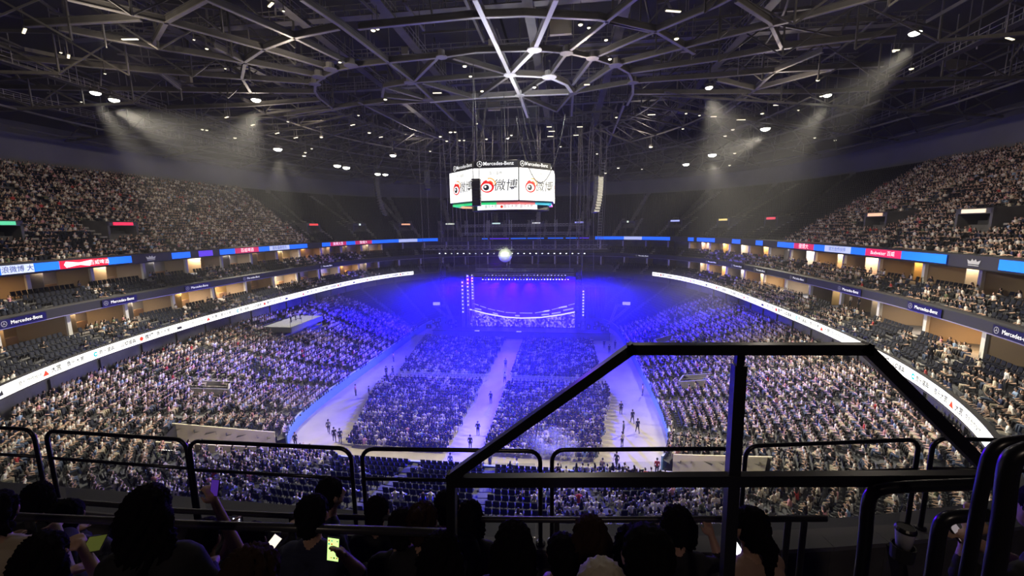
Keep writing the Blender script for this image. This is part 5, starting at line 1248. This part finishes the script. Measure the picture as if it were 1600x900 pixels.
# people in the right hand suites
for px, py, z, ps, sh, rz, lab in [(1569, 612, 11.3, 'stand', 0, 1.2, 'in a white shirt standing at the right end of the lower suites'), (1452, 568, 12.0, 'stand', 2, -1, 'dark clothed behind the white suite counter'), (337, 553, 7.3, 'stand', 0, -1.5, 'in white standing at the top of the left lower bowl'),
                                   (1187, 452, 12, 'stand', 0, 1.5, 'in white standing in the far right suite seats'), (1328, 480, 12.0, 'stand', 1, 1.5, 'in cream standing by the orange suite'), (1341, 484, 12.0, 'stand', 2, 1.5, 'dark clothed standing by the orange suite'), (1200, 545, 6.2, 'stand', 0, 1.5, 'in white standing beside a parapet in the right bowl')]:
    p = atz(px, py, z); o = bpy.data.objects.new('person', body(ps, 0, sh, 0, 0)); COL.objects.link(o); o.location = p; o.rotation_euler = (0, 0, rz); tag(o, 'person %s' % lab, 'person')

# ------------------------------------------------------------------ entries in the terraces
for k, ((px, py, z, h), (p, _)) in enumerate(zip(VOMS, VOMP)):
    ph = phi_of(p[0], p[1]); a = ph-PI/2; out = np.array([math.cos(ph), math.sin(ph), 0]); n = np.array([-out[1], out[0], 0]); zb_ = zlow(p[0], p[1]); zi = zlow(*(p[:2]-out[:2]*h)); zo = zlow(*(p[:2]+out[:2]*h))
    t = thing('stair_entry', 'pale parapet round a dark stair entry, %s, %s' % ('right lower bowl' if px > 800 else 'left lower bowl', ['nearest and largest', 'far along under the white ribbon', 'mid way under the white ribbon', 'low beside the floor', 'close to the stage', 'upper rows'][k]), 'stair entry')
    m = MB()
    for s in (-1, 1):
        c = p+n*s*h*.8; m.add([(*(c-out*h+n*w_)[:2], zz_) for w_ in (0, .15*s) for zz_ in (zi-.3, zi+1.1)]+[(*(c+out*h+n*w_)[:2], zz_) for w_ in (0, .15*s) for zz_ in (zo-.3, zo+1.1)], [(0, 1, 5, 4), (2, 3, 7, 6), (1, 3, 7, 5), (0, 1, 3, 2), (4, 5, 7, 6)])
    m.beam(np.r_[(p-out*h+n*h*.8)[:2], zi+.5], np.r_[(p-out*h-n*h*.8)[:2], zi+.5], .18, 1.3); m.build('parapet', CONCL, t)
    m = MB(); m.beam(np.r_[(p+out*h*.5)[:2], (zo+zi)/2+.2], np.r_[(p+out*h)[:2], zo+.2], h*1.5, .1); m.build('opening', DARK, t)  # dark slab laid over the rows, stands for the shade inside the entry
    m = MB(); 
    for s in (-1, 1): c = p+n*s*h*.8; m.tube([np.r_[(c-out*h)[:2], zi+1.35], np.r_[(c+out*h)[:2], zo+1.35]], .03, 5)
    m.build('handrail', STEEL, t)
ENT = []
def zup(d): return 19.6+(d-8)/28*13.8
COLS = [(.1, .6, .3), (.9, .03, .08), (.9, .06, .05), (.7, .8, .7), (.9, .4, .2), (.6, .65, .5), (.5, .7, .6), (.6, .6, .55), (.35, .35, .9), (.7, .8, .6), (.4, .45, .9), (.9, .7, .2), (.9, .08, .1), (.8, .5, .3), (.85, .7, .5)]
for i, ph in enumerate(SIGNPH):
    f, rt, up = frame_at(ph, 13.2, 0); out = -np.cross(rt, up) if np.dot(np.cross(up, rt), f-np.array([0, CY, 0])) < 0 else np.cross(up, rt)
    t = thing('stair_entry', 'x', 'stair entry', group=None); zf = zup(13.2); zt_ = 24.55; m = MB(); R = np.c_[rt, out, up]
    for s in (-1, 1): m.add([f+rt*s*(1.9+w_)+out*d+up*z for w_ in (0, .3) for d, z in ((0, zf-1), (0, zt_), (4.6, zup(17.8)+.5), (4.6, zup(17.8)-1))], [(0, 1, 2, 3), (4, 5, 6, 7), (1, 2, 6, 5), (0, 1, 5, 4)])
    m.box(f+up*(zt_-.25)+out*.15, (4.4, .3, .6), R=R); m.build('parapet', CONC, t)
    m = MB(); m.box(f+up*((zf+zt_)/2-.4)+out*3.2, (3.7, .1, zt_-zf+.6), R=R); m.box(f+up*(zt_-.05)+out*3, (3.9, 6, .1), R=R); m.build('opening', DARK, t)  # dark panels stand for the shaded inside of the entry
    m = MB(); cc = COLS[i]; wd = 2.2 if i in (3, 9) else 2.8; m.box(f+up*(zt_-.25)-out*.06, (wd if i not in (3, 9) else .5, .1, .42 if i not in (3, 9) else .5), mat('entry_sign_%d' % i, cc, emit=1.1, ecol=cc), R=R); m.build('lit_sign', parent=t)
    side = 'left' if i < 6 else 'middle' if i < 9 else 'right'
    tag(t, 'upper tier stair entry with a small %s lit sign, %s part' % (['green', 'red', 'red', 'white', 'orange', 'pale', 'pale green', 'pale', 'violet', 'white', 'blue', 'yellow', 'red', 'orange', 'cream'][i], side), 'stair entry', 'upper tier stair entries'); t.location = (0, 0, 0); ENT.append((t, i))
    m = MB()
    for d in np.arange(18.2, 35.5, .9): m.box(f+out*(d-13.2)+up*(zup(d)+.12), (1.2, .8, .22), R=R)
    for s in (-1, 1):
        for d in np.arange(9, 19.5, .9): m.box(f+out*(d-13.2)+up*(zup(d)+.12)+rt*s*3.0, (1.0, .8, .22), R=R)
    struct(m.build('floor_stair', CONCL))
for t_, i_ in ENT:
    if i_ in (1, 2): t_['label'] += ', '+('leftmost red' if i_ == 1 else 'by the empty seats')
# pale aisle steps of the lower and suite terraces
for nm, n, wd in (('lower', 30, 1.0), ('suite', 44, .9), ('club', 44, .9)):
    T = TIERS[nm]; m = MB()
    for i in range(n):
        ph = 2*PI*i/n
        for rr in range(T['rows']):
            z = T['z0']+(T['z1']-T['z0'])*rr/(T['rows']-1)+.1; x0, y0 = lerpc(np.array([ph]), (rr+.5)/T['rows'], T['cin'], T['cout'])
            if in_tunnel(x0, y0, .4)[0] or (y0[0] > 88 and abs(x0[0]) < 19): continue
            m.box((float(x0[0]), float(y0[0]), z), (.62, wd, .18), CONC if nm == 'lower' else CONCL, rz=ph)
    struct(m.build('floor_aisle_steps'))
# camera platform in the left bowl
t = thing('camera_platform', 'grey camera platform boxed into the left lower bowl', 'platform'); p = PLAT
m = MB(); m.box((p[0], p[1]+.5, p[2]-.15), (5.0, 9.0, .2)); m.box((p[0]+2.5, p[1]+.5, p[2]-.5), (.15, 9.0, .9)); m.box((p[0], p[1]-4, p[2]-.5), (5.0, .15, .9)); [m.beam((p[0]+sx_, p[1]+sy_, p[2]-.2), (p[0]+sx_, p[1]+sy_, p[2]-2.5), .12) for sx_ in (-2.3, 2.3) for sy_ in (-3.8, .5, 4.8)]; m.build('deck', mat('platform_grey', (.17, .18, .20), .6), t)
m = MB()
for yy in (-4, -1, 2, 5): m.tube([(p[0]+2.45, p[1]+yy, p[2]), (p[0]+2.45, p[1]+yy, p[2]+1)], .03, 5)
m.tube([(p[0]+2.45, p[1]-4, p[2]+1), (p[0]+2.45, p[1]+5, p[2]+1)], .03, 5); m.build('handrail', STEEL, t)
for k, dy in enumerate((0, 1.3, 2.6)):
    o = bpy.data.objects.new('person', body('stand', 0, (1, 3, 0)[k], 0, 0)); COL.objects.link(o); o.location = (p[0]-.3, p[1]+dy, p[2]-.05); o.rotation_euler = (0, 0, -PI/2); tag(o, 'person in a %s top working on the camera platform of the left bowl' % ('cream', 'grey', 'white')[k], 'person')

# ------------------------------------------------------------------ our own tier: steps, parapet, rails
FGF = mat('near_concrete', (.10, .10, .095), .85, noise=.3, nscale=3); FGB = mat('near_step', (.07, .06, .055), .9, noise=.2, nscale=4)
ROWF = [(2.62, 4.1, 19.60), (1.80, 2.62, 20.18), (1.0, 1.80, 20.56), (.2, 1.0, 20.94), (-.6, .2, 21.32), (-1.6, -.6, 21.65)]
mb = MB()
for a, b, z in ROWF: mb.box((9, (a+b)/2, z-.6), (26, b-a, 1.2), FGB)
struct(mb.build('floor_near_steps'))
def par_y(x): return 4.20+.022*max(0., x-8.5)**2
mb = MB(); m2 = MB(); xs_ = np.linspace(-5, 20, 40)
for xa, xb in zip(xs_[:-1], xs_[1:]):
    mb.beam((xa, par_y(xa), 19.28), (xb, par_y(xb), 19.28), .34, .76, FGF); m2.beam((xa, par_y(xa), 19.685), (xb, par_y(xb), 19.685), .42, .05, mat('parapet_cap', (.16, .16, .18), .5))
struct(mb.build('wall_parapet')); struct(m2.build('trim_5'))
def curve_y(x): return 3.90+.0195*max(0, x-7.2)**2*1.0
RAILP = [((-200, 668), (28, 680)), ((48, 682), (272, 697)), ((277, 699), (537, 712)), ((555, 712), (843, 716)), ((862, 714), (1157, 712)), ((1175, 708), (1454, 697)), ((1468, 690), (1740, 682))]
RPAINT = mat('rail_paint', (.012, .012, .016), .28, spec=.6)
words = ['at the left picture edge', 'second from the left edge', 'third from the left edge', 'left of the stair guard', 'behind the stair guard post', 'right of the thick guard post', 'at the right picture edge']
for k, (A, Bp) in enumerate(RAILP):
    a = atz(*A, 20.83); b = atz(*Bp, 20.83)
    a[1] = min(max(a[1], 3.75), 4.7)+.14; b[1] = min(max(b[1], 3.75), 4.8)+.14
    d = b-a; d[2] = 0; L = np.linalg.norm(d); d /= L; z = 20.83; zf = 19.72; r_ = .13
    t = thing('guard_rail', 'black tubular guard rail panel with rounded corners, %s' % words[k], 'rail', group=None)
    arc = lambda c, sx: [c+d*sx*(-r_*math.cos(q))+np.array([0, 0, r_*math.sin(q)]) for q in np.linspace(0, PI/2, 6)]
    c0 = a+d*r_+[0, 0, -r_]; c1 = b-d*r_+[0, 0, -r_]
    P = [np.r_[a[:2], zf]]+arc(c0, 1)+arc(c1, -1)[::-1]+[np.r_[b[:2], zf]]
    m = MB(); m.tube(P, .0235, 10, RPAINT); m.build('frame', parent=t, smooth=True)
    m = MB(); m.tube([np.r_[a[:2], 20.47]+d*.02, np.r_[b[:2], 20.47]-d*.02], .02, 10, RPAINT); m.build('mid_rail', parent=t, smooth=True)
    m = MB()
    for q in (a, b): m.lathe([(.055, 0), (.055, .02), (.03, .025)], (q[0], q[1], 19.712), 12, RPAINT)
    m.build('base_flange', parent=t)
    m = MB(); m.beam(np.r_[a[:2], 20.20]+d*.06+[0, .05, 0], np.r_[b[:2], 20.20]-d*.06+[0, .05, 0], .012, .90, GLASSM); m.build('glass_pane', parent=t)
def rail(pts, r_, label, posts=(), zf=19.6, name='handrail', mm=None, n=10):
    t = thing(name, label, 'rail'); m = MB(); m.tube(pts, r_, n, mm or RPAINT); m.build('tube', parent=t, smooth=True)
    for q in posts: m = MB(); m.tube([q, (q[0], q[1], zf)], r_*.9, n, mm or RPAINT); m.lathe([(r_*2.2, 0), (r_*2.2, .012), (r_*1.2, .02)], (q[0], q[1], zf), 10, mm or RPAINT); m.build('post', parent=t, smooth=False)
    return t
SEMI = mat('rail_grey', (.05, .05, .055), .3, .3)  # greyer and more metallic than the guard panel paint
pc = [aty(px, py, 2.95+.1*(px > 1200)) for px, py in ((-60, 772), (30, 778), (190, 790), (280, 798), (455, 806), (700, 811), (870, 812), (1140, 811), (1290, 810))]
rail(pc, .024, 'long low rail between the front seats, second behind the guard panels', [pc[1], pc[4], pc[6], aty(1257, 812, 3.05), aty(1232, 812, 3.05)], 19.6, mm=SEMI)
pb = [aty(px, py, 2.2) for px, py in ((-80, 800), (45, 808), (320, 820), (706, 833))]
rail(pb, .027, 'dark grey rail across the lower left, ending at the stair guard', [pb[1]], 20.18, mm=SEMI)
# stair guard: square section frame
t = thing('stair_guard', 'big black stair guard frame with sloping ends and a flat top bar', 'rail'); Y = 2.0
def G(px, py, y=Y): return aty(px, py, y)
pts = [G(706, 838), G(706, 744), G(986, 545), G(1352, 545), G(1535, 727)]
m = MB()
for i in range(4):
    a_, b_ = pts[i], pts[i+1]; d = (b_-a_)/np.linalg.norm(b_-a_); m.beam(a_-d*(.022 if i else 0), b_+d*(.022 if i < 3 else 0), .048, .05, RPAINT)
m.build('top_frame', parent=t)
m = MB(); m.beam(G(702, 751), G(1548, 747), .045, .058, RPAINT); m.build('cross_bar', parent=t)
p0, p1 = G(1156, 551, 2.03), G(1145, 700, 2.02); m = MB(); m.beam(p0, (p0[0], 2.03, p0[2]-.12), .035, .035, RPAINT); m.beam((p0[0], 2.03, p0[2]-.06), (p0[0]+.0, 1.95, 20.18), .055, .055, RPAINT); m.build('post', parent=t)
m = MB(); q = G(706, 838); m.beam(q, (q[0], q[1], 20.18), .05, .05, RPAINT); m.build('end_post', parent=t)
def bent(px, y, zf, r_, lab, mm=RPAINT):
    P = [aty(a, b, yy) for (a, b), yy in zip(px, y)]; q = P[0]; P = [np.array([q[0], q[1], zf])]+P
    for _ in range(2): P = [P[0]]+[q_ for i_ in range(len(P)-1) for q_ in (P[i_]*.75+P[i_+1]*.25, P[i_]*.25+P[i_+1]*.75)]+[P[-1]]
    o = MB(); o.tube(P, r_, 12, mm); t = o.build('grab_rail', smooth=True); tag(t, lab, 'rail')
bent([(1352, 850), (1355, 790), (1361, 771), (1378, 762), (1440, 759), (1540, 756)], [1.95]*6, 20.18, .027, 'black bent grab rail between the seats, right of the thick post')
bent([(1463, 860), (1467, 828), (1474, 812), (1492, 806), (1545, 804)], [1.8]*5, 20.18, .027, 'black bent grab rail in front of the hands holding a phone')
bent([(1527, 800), (1540, 735), (1547, 710), (1560, 696), (1580, 690), (1650, 686)], [1.55]*6, 20.56, .021, 'thick black bent grab rail rising at the right picture edge')
bent([(1566, 830), (1574, 735), (1583, 712), (1610, 702)], [1.35]*4, 20.56, .026, 'second thick black rail at the right picture edge, behind the first')

# ------------------------------------------------------------------ near seats
SB = mat('near_seat_fabric', (.035, .035, .045), .7, bump=.1, nscale=40); SG = mat('near_seat_grey', (.20, .19, .19), .7)
def near_seat(x, y, zf, lab, mm=SB, rz=0):
    t = thing('theatre_seat', lab, 'seat', (x, y, zf), rz); m = MB()
    P = []
    for k in range(9):
        u = k/8; w_ = .22*(1-.35*max(0, u-.7)/.3); z = .40+u*.46; P.append((w_, z, -.24-.10*u))
    V = []; 
    for w_, z, yy in P:
        for s, dy in ((-1, 0), (-.55, .05), (.55, .05), (1, 0), (.55, -.05), (-.55, -.05)): V.append((s*w_, yy-dy, z))
    F = [(i*6+j, i*6+(j+1) % 6, (i+1)*6+(j+1) % 6, (i+1)*6+j) for i in range(8) for j in range(6)]+[(5, 4, 3, 2, 1, 0), (48, 49, 50, 51, 52, 53)]
    m.add(V, F); m.build('backrest', mm, t, smooth=True)
    m = MB(); m.box((0, .0, .43), (.44, .44, .09)); m.box((0, .2, .42), (.40, .06, .07)); m.build('seat', mm, t)
    for s in (-1, 1): m = MB(); m.tube([(s*.26, -.22, .62), (s*.26, .16, .63), (s*.26, .2, .58)], [.028, .028, .02], 8); m.box((s*.26, -.05, .31), (.04, .10, .62)); m.build('armrest', SEATF, t)
    m = MB(); m.box((0, -.05, .2), (.3, .08, .4)); m.build('leg', SEATF, t)
    return t
for x, y, zf, lab, mm in [(9.45, 1.95, 20.18, 'dark near seat with a blue lit rim left of the thick haired head', SB), (8.75, 2.05, 20.18, 'dark near seat behind the grey rail end', SB), (8.6, 1.15, 20.56, 'dark near seat at the bottom picture edge', SB), (11.62, 2.05, 20.22, 'grey near seat whose rounded back shows beside the cup', SG),
                          (10.55, 1.35, 20.56, 'dark near seat at the bottom edge, centre right', SB), (12.15, 2.1, 20.18, 'dark near seat at the right behind the bent rails', SB), (11.2, 1.2, 20.56, 'pale topped near seat at the bottom edge below the brown shirt', SG)]:
    near_seat(x, y, zf, lab, mm)
t = thing('drink_cup', 'white paper cup with a dark lid standing beside the grey seat', 'cup', aty(1411, 856, 2.15)); m = MB(); m.lathe([(.030, 0), (.042, .10), (.043, .105)], (0, 0, 0), 20); m.build('cup_body', mat('paper_cup', (.55, .55, .6), .6), t, smooth=True)
m = MB(); m.lathe([(.045, .10), (.045, .112), (.038, .122), (.036, .12)], (0, 0, 0), 20); m.build('lid', BLK, t)
t = thing('cup_holder', 'dark cup holder arm under the white paper cup', 'holder'); p = aty(1411, 856, 2.15); m = MB(); m.lathe([(.048, -.06), (.052, .015), (.046, .015), (.044, -.05)], p, 16); m.beam(p+[0, .05, -.03], (p[0]+.15, p[1]+.1, p[2]-.5), .05, .05); m.build('arm', SEATF, t)

# ------------------------------------------------------------------ near spectators, seen from behind
def cl(n, c): return mat('near_cloth_'+n, c, .85, bump=.25, nscale=25)
NS = {'black': cl('black', (.008, .008, .010)), 'navy': cl('navy', (.015, .018, .05)), 'tan': cl('tan', (.34, .22, .17)), 'rose': cl('rose', (.30, .17, .17)), 'beige': cl('beige', (.36, .30, .22)), 'grey': cl('grey', (.07, .07, .08))}
NSK = mat('near_skin', (.42, .26, .19), .55, bump=.05, nscale=60); NH = mat('near_hair', (.006, .005, .005), .85, spec=.08, bump=.6, nscale=90); NHB = mat('near_hair_brown', (.03, .016, .010), .85, spec=.08, bump=.6, nscale=90)
TRD = mat('near_trousers', (.012, .012, .016), .85)
def near_person(px, py, y, cloth, hair, label, yaw=0, nod=.12, tilt=0, arms=('lap', 'lap'), scale=1., hairc=None, voxel=.013, zf=None):
    hp = aty(px, py, y); rowz = zf if zf is not None else next((z for a, b, z in ROWF if a <= y-.1 < b), 20.18)
    t = thing('person', label, 'person'); cy, sy = math.cos(yaw), math.sin(yaw)
    h = hp; Zs = h[2]-.215*scale                       # shoulder line
    hipz = rowz+.47; lean = .08
    def L(x, y_, z): return (h[0]+x*cy-y_*sy, h[1]+x*sy+y_*cy, z)
    hx = math.sin(tilt)*.04
    c = [(L(-.12, -.10, hipz), L(.12, -.10, hipz), .135, .135, 3)]
    mid = (hipz+Zs)/2
    c += [(L(0, -.12, hipz+.08), L(0, -.10, mid), .15, .145, 0), (L(-.09, -.07, mid), L(-.11, -.05, Zs-.12), .12, .115, 0), (L(.09, -.07, mid), L(.11, -.05, Zs-.12), .12, .115, 0), (L(-.15, -.04, Zs-.045), L(.15, -.04, Zs-.045), .068, .068, 0), (L(-.06, -.03, Zs-.01), L(.06, -.03, Zs-.01), .062, .062, 0),
          (L(0, -.03, Zs), L(hx, -.01, Zs+.12), .056, .052, 2)]
    hd = np.array(L(hx, 0, h[2])); f = np.array([-sy, cy, 0]); rr = np.array([cy, sy, 0]); U_ = np.array([0, 0, 1.])
    c += [(hd-U_*.045+f*.02, hd+U_*.025, .074, .088, 2), (hd-U_*.085+f*.055, hd-U_*.07+f*.06, .034, .036, 2), (hd-U_*.02+f*.098, hd-U_*.04+f*.108, .012, .015, 2)]
    for s in (-1, 1): c += [(hd+rr*s*.088-U_*.03, hd+rr*s*.092+U_*.01, .013, .016, 2), (hd+rr*s*.035+f*.09, hd+rr*s*.038+f*.091, .012, .012, 2)]
    c += [(hd-U_*.065+f*.088-rr*.018, hd-U_*.065+f*.088+rr*.018, .010, .010, 2)]
    for s, mode in zip((-1, 1), arms):
        sh = L(s*.19, -.04, Zs-.06)
        c += [(L(s*.10, -.05, hipz-.02), L(s*.13, .34, hipz-.01), .090, .070, 3), (L(s*.13, .34, hipz-.02), L(s*.12, .32, rowz+.10), .058, .045, 3), (L(s*.12, .28, rowz+.05), L(s*.12, .42, rowz+.04), .045, .036, 3)]
        if isinstance(mode, tuple):     # hand at a world point
            w = np.array(mode[0]); el = (np.array(sh)+w)/2+np.array([s*.10*cy, .02, -.12]); dr = (w-el)/np.linalg.norm(w-el)
            c += [(sh, el, .058, .046, 0), (el, el+(w-el)*.35, .044, .040, 0 if mode[1] else 2), (el+(w-el)*.3, w, .038, .026, 2)]+hand_caps(w, dr, -s, 2, .6)
        else:
            el = L(s*.25, .02, Zs-.34); w = L(s*.13, .26, hipz+.13); c += [(sh, el, .058, .048, 0), (el, w, .042, .028, 0)]+hand_caps(np.array(w), np.array(f)*.9-rr*s*.4-U_*.1, -s, 2, .4)
    fine = any(isinstance(a, tuple) for a in arms)
    me, C, code = capsule_mesh(c, .0095 if fine else voxel, 1)
    finish_body(me, code, [NS[cloth], NH, NSK, TRD], 'person_body'); o = bpy.data.objects.new('body', me); COL.objects.link(o); o.parent = t
    # hair shell
    q = [(hd-f*.022+U_*.005, hd-f*.012+U_*.035, .098, .102, 1), (hd-f*.05-U_*.05, hd-f*.03, .074, .09, 1)]
    if hair == 'long':
        for s in (-1, -.3, .3, 1): q += [(hd+rr*s*.07-f*.05, hd+rr*s*.085-f*.06-U_*.17, .055, .05, 1), (hd+rr*s*.085-f*.06-U_*.17, hd+rr*s*.08-f*.085-U_*.36, .05, .028, 1)]
    elif hair == 'bob':
        for s in (-1, 0, 1): q += [(hd+rr*s*.07-f*.04, hd+rr*s*.085-f*.03-U_*.13, .058, .042, 1)]
    elif hair == 'tail':
        q += [(hd-f*.10+U_*.0, hd-f*.155-U_*.02, .034, .034, 1), (hd-f*.15-U_*.02, hd-f*.12-U_*.16+rr*.04, .034, .032, 1), (hd-f*.12-U_*.16+rr*.04, hd-f*.10-U_*.30+rr*.06, .032, .016, 1)]
    elif hair == 'bun': q += [(hd-f*.07+U_*.09, hd-f*.08+U_*.10, .048, .048, 1)]
    elif hair == 'fluffy':
        R = random.Random(int(px)); q += [(hd+rr*R.uniform(-.09, .09)-f*R.uniform(-.02, .09)+U_*R.uniform(-.08, .09),)*2+(.045, .045, 1) for _ in range(16)]
    hm, C, code = capsule_mesh(q, .011, 1)
    nv = len(hm.vertices); co = np.zeros(nv*3); no = np.zeros(nv*3); hm.vertices.foreach_get('co', co); hm.vertices.foreach_get('normal', no); co = co.reshape(-1, 3); no = no.reshape(-1, 3); rl = co-hd
    amp = .0045 if hair == 'short' else .007
    ph_ = np.arctan2(rl[:, 0], rl[:, 1])*26; co += no*(amp*(np.sin(ph_+9*np.sin(rl[:, 2]*22))+.8*np.sin(ph_*.43+rl[:, 2]*60+px)))[:, None]; hm.vertices.foreach_set('co', co.ravel()); finish_body(hm, np.zeros(len(code), int), [hairc or NH], 'hair'); o = bpy.data.objects.new('hair', hm); COL.objects.link(o); o.parent = t
    return t, hd
def phone(px, py, y, lab, col, e=2.2, yaw=0, pitch=0, icons=True, w_=.074, h_=.155, roll_=0):
    p = aty(px, py, y); t = thing('smartphone', lab, 'phone', p); t.rotation_euler = (pitch, roll_, yaw); m = MB(); m.box((0, 0, 0), (w_, .009, h_)); m.build('case', BLK, t)
    s = MB(); s.add([(-w_*.46, -.0048, -h_*.47), (w_*.46, -.0048, -h_*.47), (w_*.46, -.0048, h_*.47), (-w_*.46, -.0048, h_*.47)], [(0, 1, 2, 3)], mat('phone_screen_%d' % px, col, emit=e, ecol=col, nosample=False)); so = s.build('screen', parent=t)
    if icons:
        m = MB(); R = random.Random(px)
        for i in range(4):
            for j in range(6):
                if R.random() < .6: x = -w_*.34+i*w_*.226; z = h_*.36-j*h_*.14; m.box((x, -.0052, z), (w_*.13, .0006, w_*.13*R.uniform(.4, 1)), [LTD, LTT, LTR, LTG][R.randrange(4)])
        if m.v: m.build('icons', parent=so)
    return t, p
near_person(-6, 800, 1.9, 'beige', 'fluffy', 'person with bushy black hair and a beige top cut by the left picture edge', yaw=.6, scale=1)
near_person(60, 776, 2.75, 'black', 'bob', 'person with flat black hair, behind the bushy head at the left edge', yaw=.5)
near_person(106, 806, 2.4, 'grey', 'short', 'person with short black hair under the grey rail, third from the left', yaw=.5)
near_person(232, 796, 1.72, 'black', 'long', 'broad dark person with big wavy black hair left of the raised phone', yaw=.35)
ph1, pp = phone(336, 762, 2.3, 'phone held up high by a raised arm, violet lit', (.12, .04, .5), .35, icons=False, pitch=-.3, w_=.062, h_=.11)
near_person(322, 838, 2.3, 'black', 'short', 'dark person raising one arm with a phone', arms=('lap', (pp+np.array([-.005, -.01, -.10]), False)))
ph2, pp = phone(371, 812, 2.5, 'small camera phone showing tiny bright pictures', (.01, .01, .02), 1, icons=False, w_=.085, h_=.065)
m = MB()
for i in range(3):
    for j in range(2): m.box((-.025+i*.022, -.006, -.012+j*.022), (.012, .001, .012), mat('bright_icon', (1, 1, 1), emit=2.5, ecol=(.8, .85, 1)))
m.build('icons', parent=ph2)
near_person(396, 842, 2.55, 'black', 'short', 'dark person looking down between two small phone screens', arms=((pp+np.array([-.03, -.03, -.06]), False), 'lap'))
phone(429, 846, 2.2, 'tilted phone with a white blank screen low in the crowd', (1, .9, .75), 1.2, icons=False, roll_=.6, pitch=-.8, w_=.06, h_=.07)
near_person(517, 771, 2.75, 'navy', 'short', 'person with short black hair turned to the right, next to the rail post', yaw=-.7)
ph3, pp = phone(521, 858, 2.05, 'upright phone with a bright yellow green screen of icons', (.62, 1.0, .30), 1.3, roll_=.06, pitch=-.1, w_=.078, h_=.15)
near_person(489, 803, 2.25, 'navy', 'short', 'short haired person holding up a phone with a green screen', arms=('lap', (pp+np.array([.055, .012, -.05]), False)))
near_person(590, 798, 3.0, 'black', 'short', 'round dark head in front of the blue lit seats, left of two leaning heads')
near_person(628, 822, 2.45, 'black', 'short', 'left one of two heads leaning together', tilt=.3)
near_person(663, 815, 2.4, 'black', 'bun', 'right one of two heads leaning together, hair in a bun', hairc=NHB, tilt=-.3)
near_person(699, 790, 2.9, 'black', 'short', 'person with a black head just left of the stair guard end')
near_person(735, 806, 3.0, 'black', 'bob', 'dark person right behind the stair guard end post', hairc=NH)
near_person(803, 850, 2.05, 'black', 'long', 'person with long straight black hair below the long rail')
near_person(922, 838, 2.3, 'rose', 'long', 'person with brown hair and a dull rose top', hairc=NHB)
near_person(989, 856, 2.15, 'black', 'fluffy', 'person with thick black hair and black clothes, centre right')
near_person(1058, 818, 2.75, 'black', 'bob', 'person with black bobbed hair resting a navy sleeved arm', arms=('lap', (aty(1112, 838, 2.9), True)))
near_person(1172, 824, 2.5, 'tan', 'tail', 'person with a black ponytail and a tan top looking down at a phone', yaw=.45)
phone(1146, 850, 2.75, 'phone glowing white in front of the ponytailed person', (1, 1, 1), 2, icons=False, yaw=.6, pitch=-.9)
near_person(1012, 870, 1.5, 'black', 'short', 'dark person at the bottom edge, centre right', zf=20.4)
near_person(395, 905, 1.25, 'black', 'bob', 'large dark rounded head at the bottom edge, left of centre', hairc=NHB)
near_person(880, 866, 2.25, 'navy', 'short', 'person in navy bent low left of the rose top', nod=.3)
ph4, pp = phone(1497, 834, 1.95, 'pale phone held sideways by two hands at the right', (.45, .40, .42), .5, icons=False, w_=.15, h_=.075, pitch=-.9, roll_=.9)
near_person(1640, 800, 1.9, 'black', 'short', 'dark person at the right edge holding a phone with both hands', yaw=.35, arms=((pp+np.array([.03, -.02, .02]), True), (pp+np.array([.06, .0, -.03]), True)), zf=20.18)
near_person(690, 868, 1.9, 'black', 'bob', 'dark person in front of the stair guard post at the bottom', zf=20.18)
near_person(940, 925, 1.45, 'beige', 'short', 'pale capped head peeking in at the bottom edge', hairc=mat('pale_cap', (.45, .40, .32), .8))
ph5, pp = phone(148, 850, 1.95, 'phone lying flat with a dim yellow green screen at the lower left', (.35, .40, .08), .14, icons=False, pitch=-1.1, yaw=.4, w_=.10, h_=.10)
near_person(70, 868, 1.65, 'beige', 'long', 'person in a beige top leaning over a dim phone at the lower left', yaw=.35, arms=('lap', (pp+np.array([-.05, -.03, -.01]), True)))
# puff of stage smoke drifting over the near right block
p = atz(862, 700, 1.4); m = MB(); m.box((0, 0, 0), (7, 6, 3.2)); o = m.build('smoke'); o.location = (p[0], p[1], 1.75)
v = bpy.data.materials.new('smoke_puff'); v.use_nodes = True; nt = v.node_tree; nt.nodes.clear(); N_ = nt.nodes.new
out = N_('ShaderNodeOutputMaterial'); vs = N_('ShaderNodeVolumeScatter'); tc = N_('ShaderNodeTexCoord'); mp = N_('ShaderNodeMapping'); gr = N_('ShaderNodeTexGradient'); gr.gradient_type = 'SPHERICAL'
mp.inputs['Scale'].default_value = (1/3.4, 1/2.9, 1/1.55); nz = N_('ShaderNodeTexNoise'); nz.inputs['Scale'].default_value = .7; nz.inputs['Detail'].default_value = 3
mu = N_('ShaderNodeMath'); mu.operation = 'MULTIPLY'; sb = N_('ShaderNodeMath'); sb.operation = 'SUBTRACT'; sb.inputs[1].default_value = .42; sb.use_clamp = True; m3 = N_('ShaderNodeMath'); m3.operation = 'MULTIPLY'; m3.inputs[1].default_value = 2.2
L_ = nt.links.new; L_(tc.outputs['Object'], mp.inputs[0]); L_(mp.outputs[0], gr.inputs[0]); L_(tc.outputs['Object'], nz.inputs['Vector']); L_(nz.outputs['Fac'], sb.inputs[0]); L_(sb.outputs[0], mu.inputs[0]); L_(gr.outputs['Fac'], mu.inputs[1]); L_(mu.outputs[0], m3.inputs[0]); L_(m3.outputs[0], vs.inputs['Density']); L_(vs.outputs[0], out.inputs['Volume'])
vs.inputs['Color'].default_value = (.95, .95, 1, 1); o.data.materials.append(v); tag(o, 'white puff of smoke over the near right floor block', 'smoke', None, 'stuff')
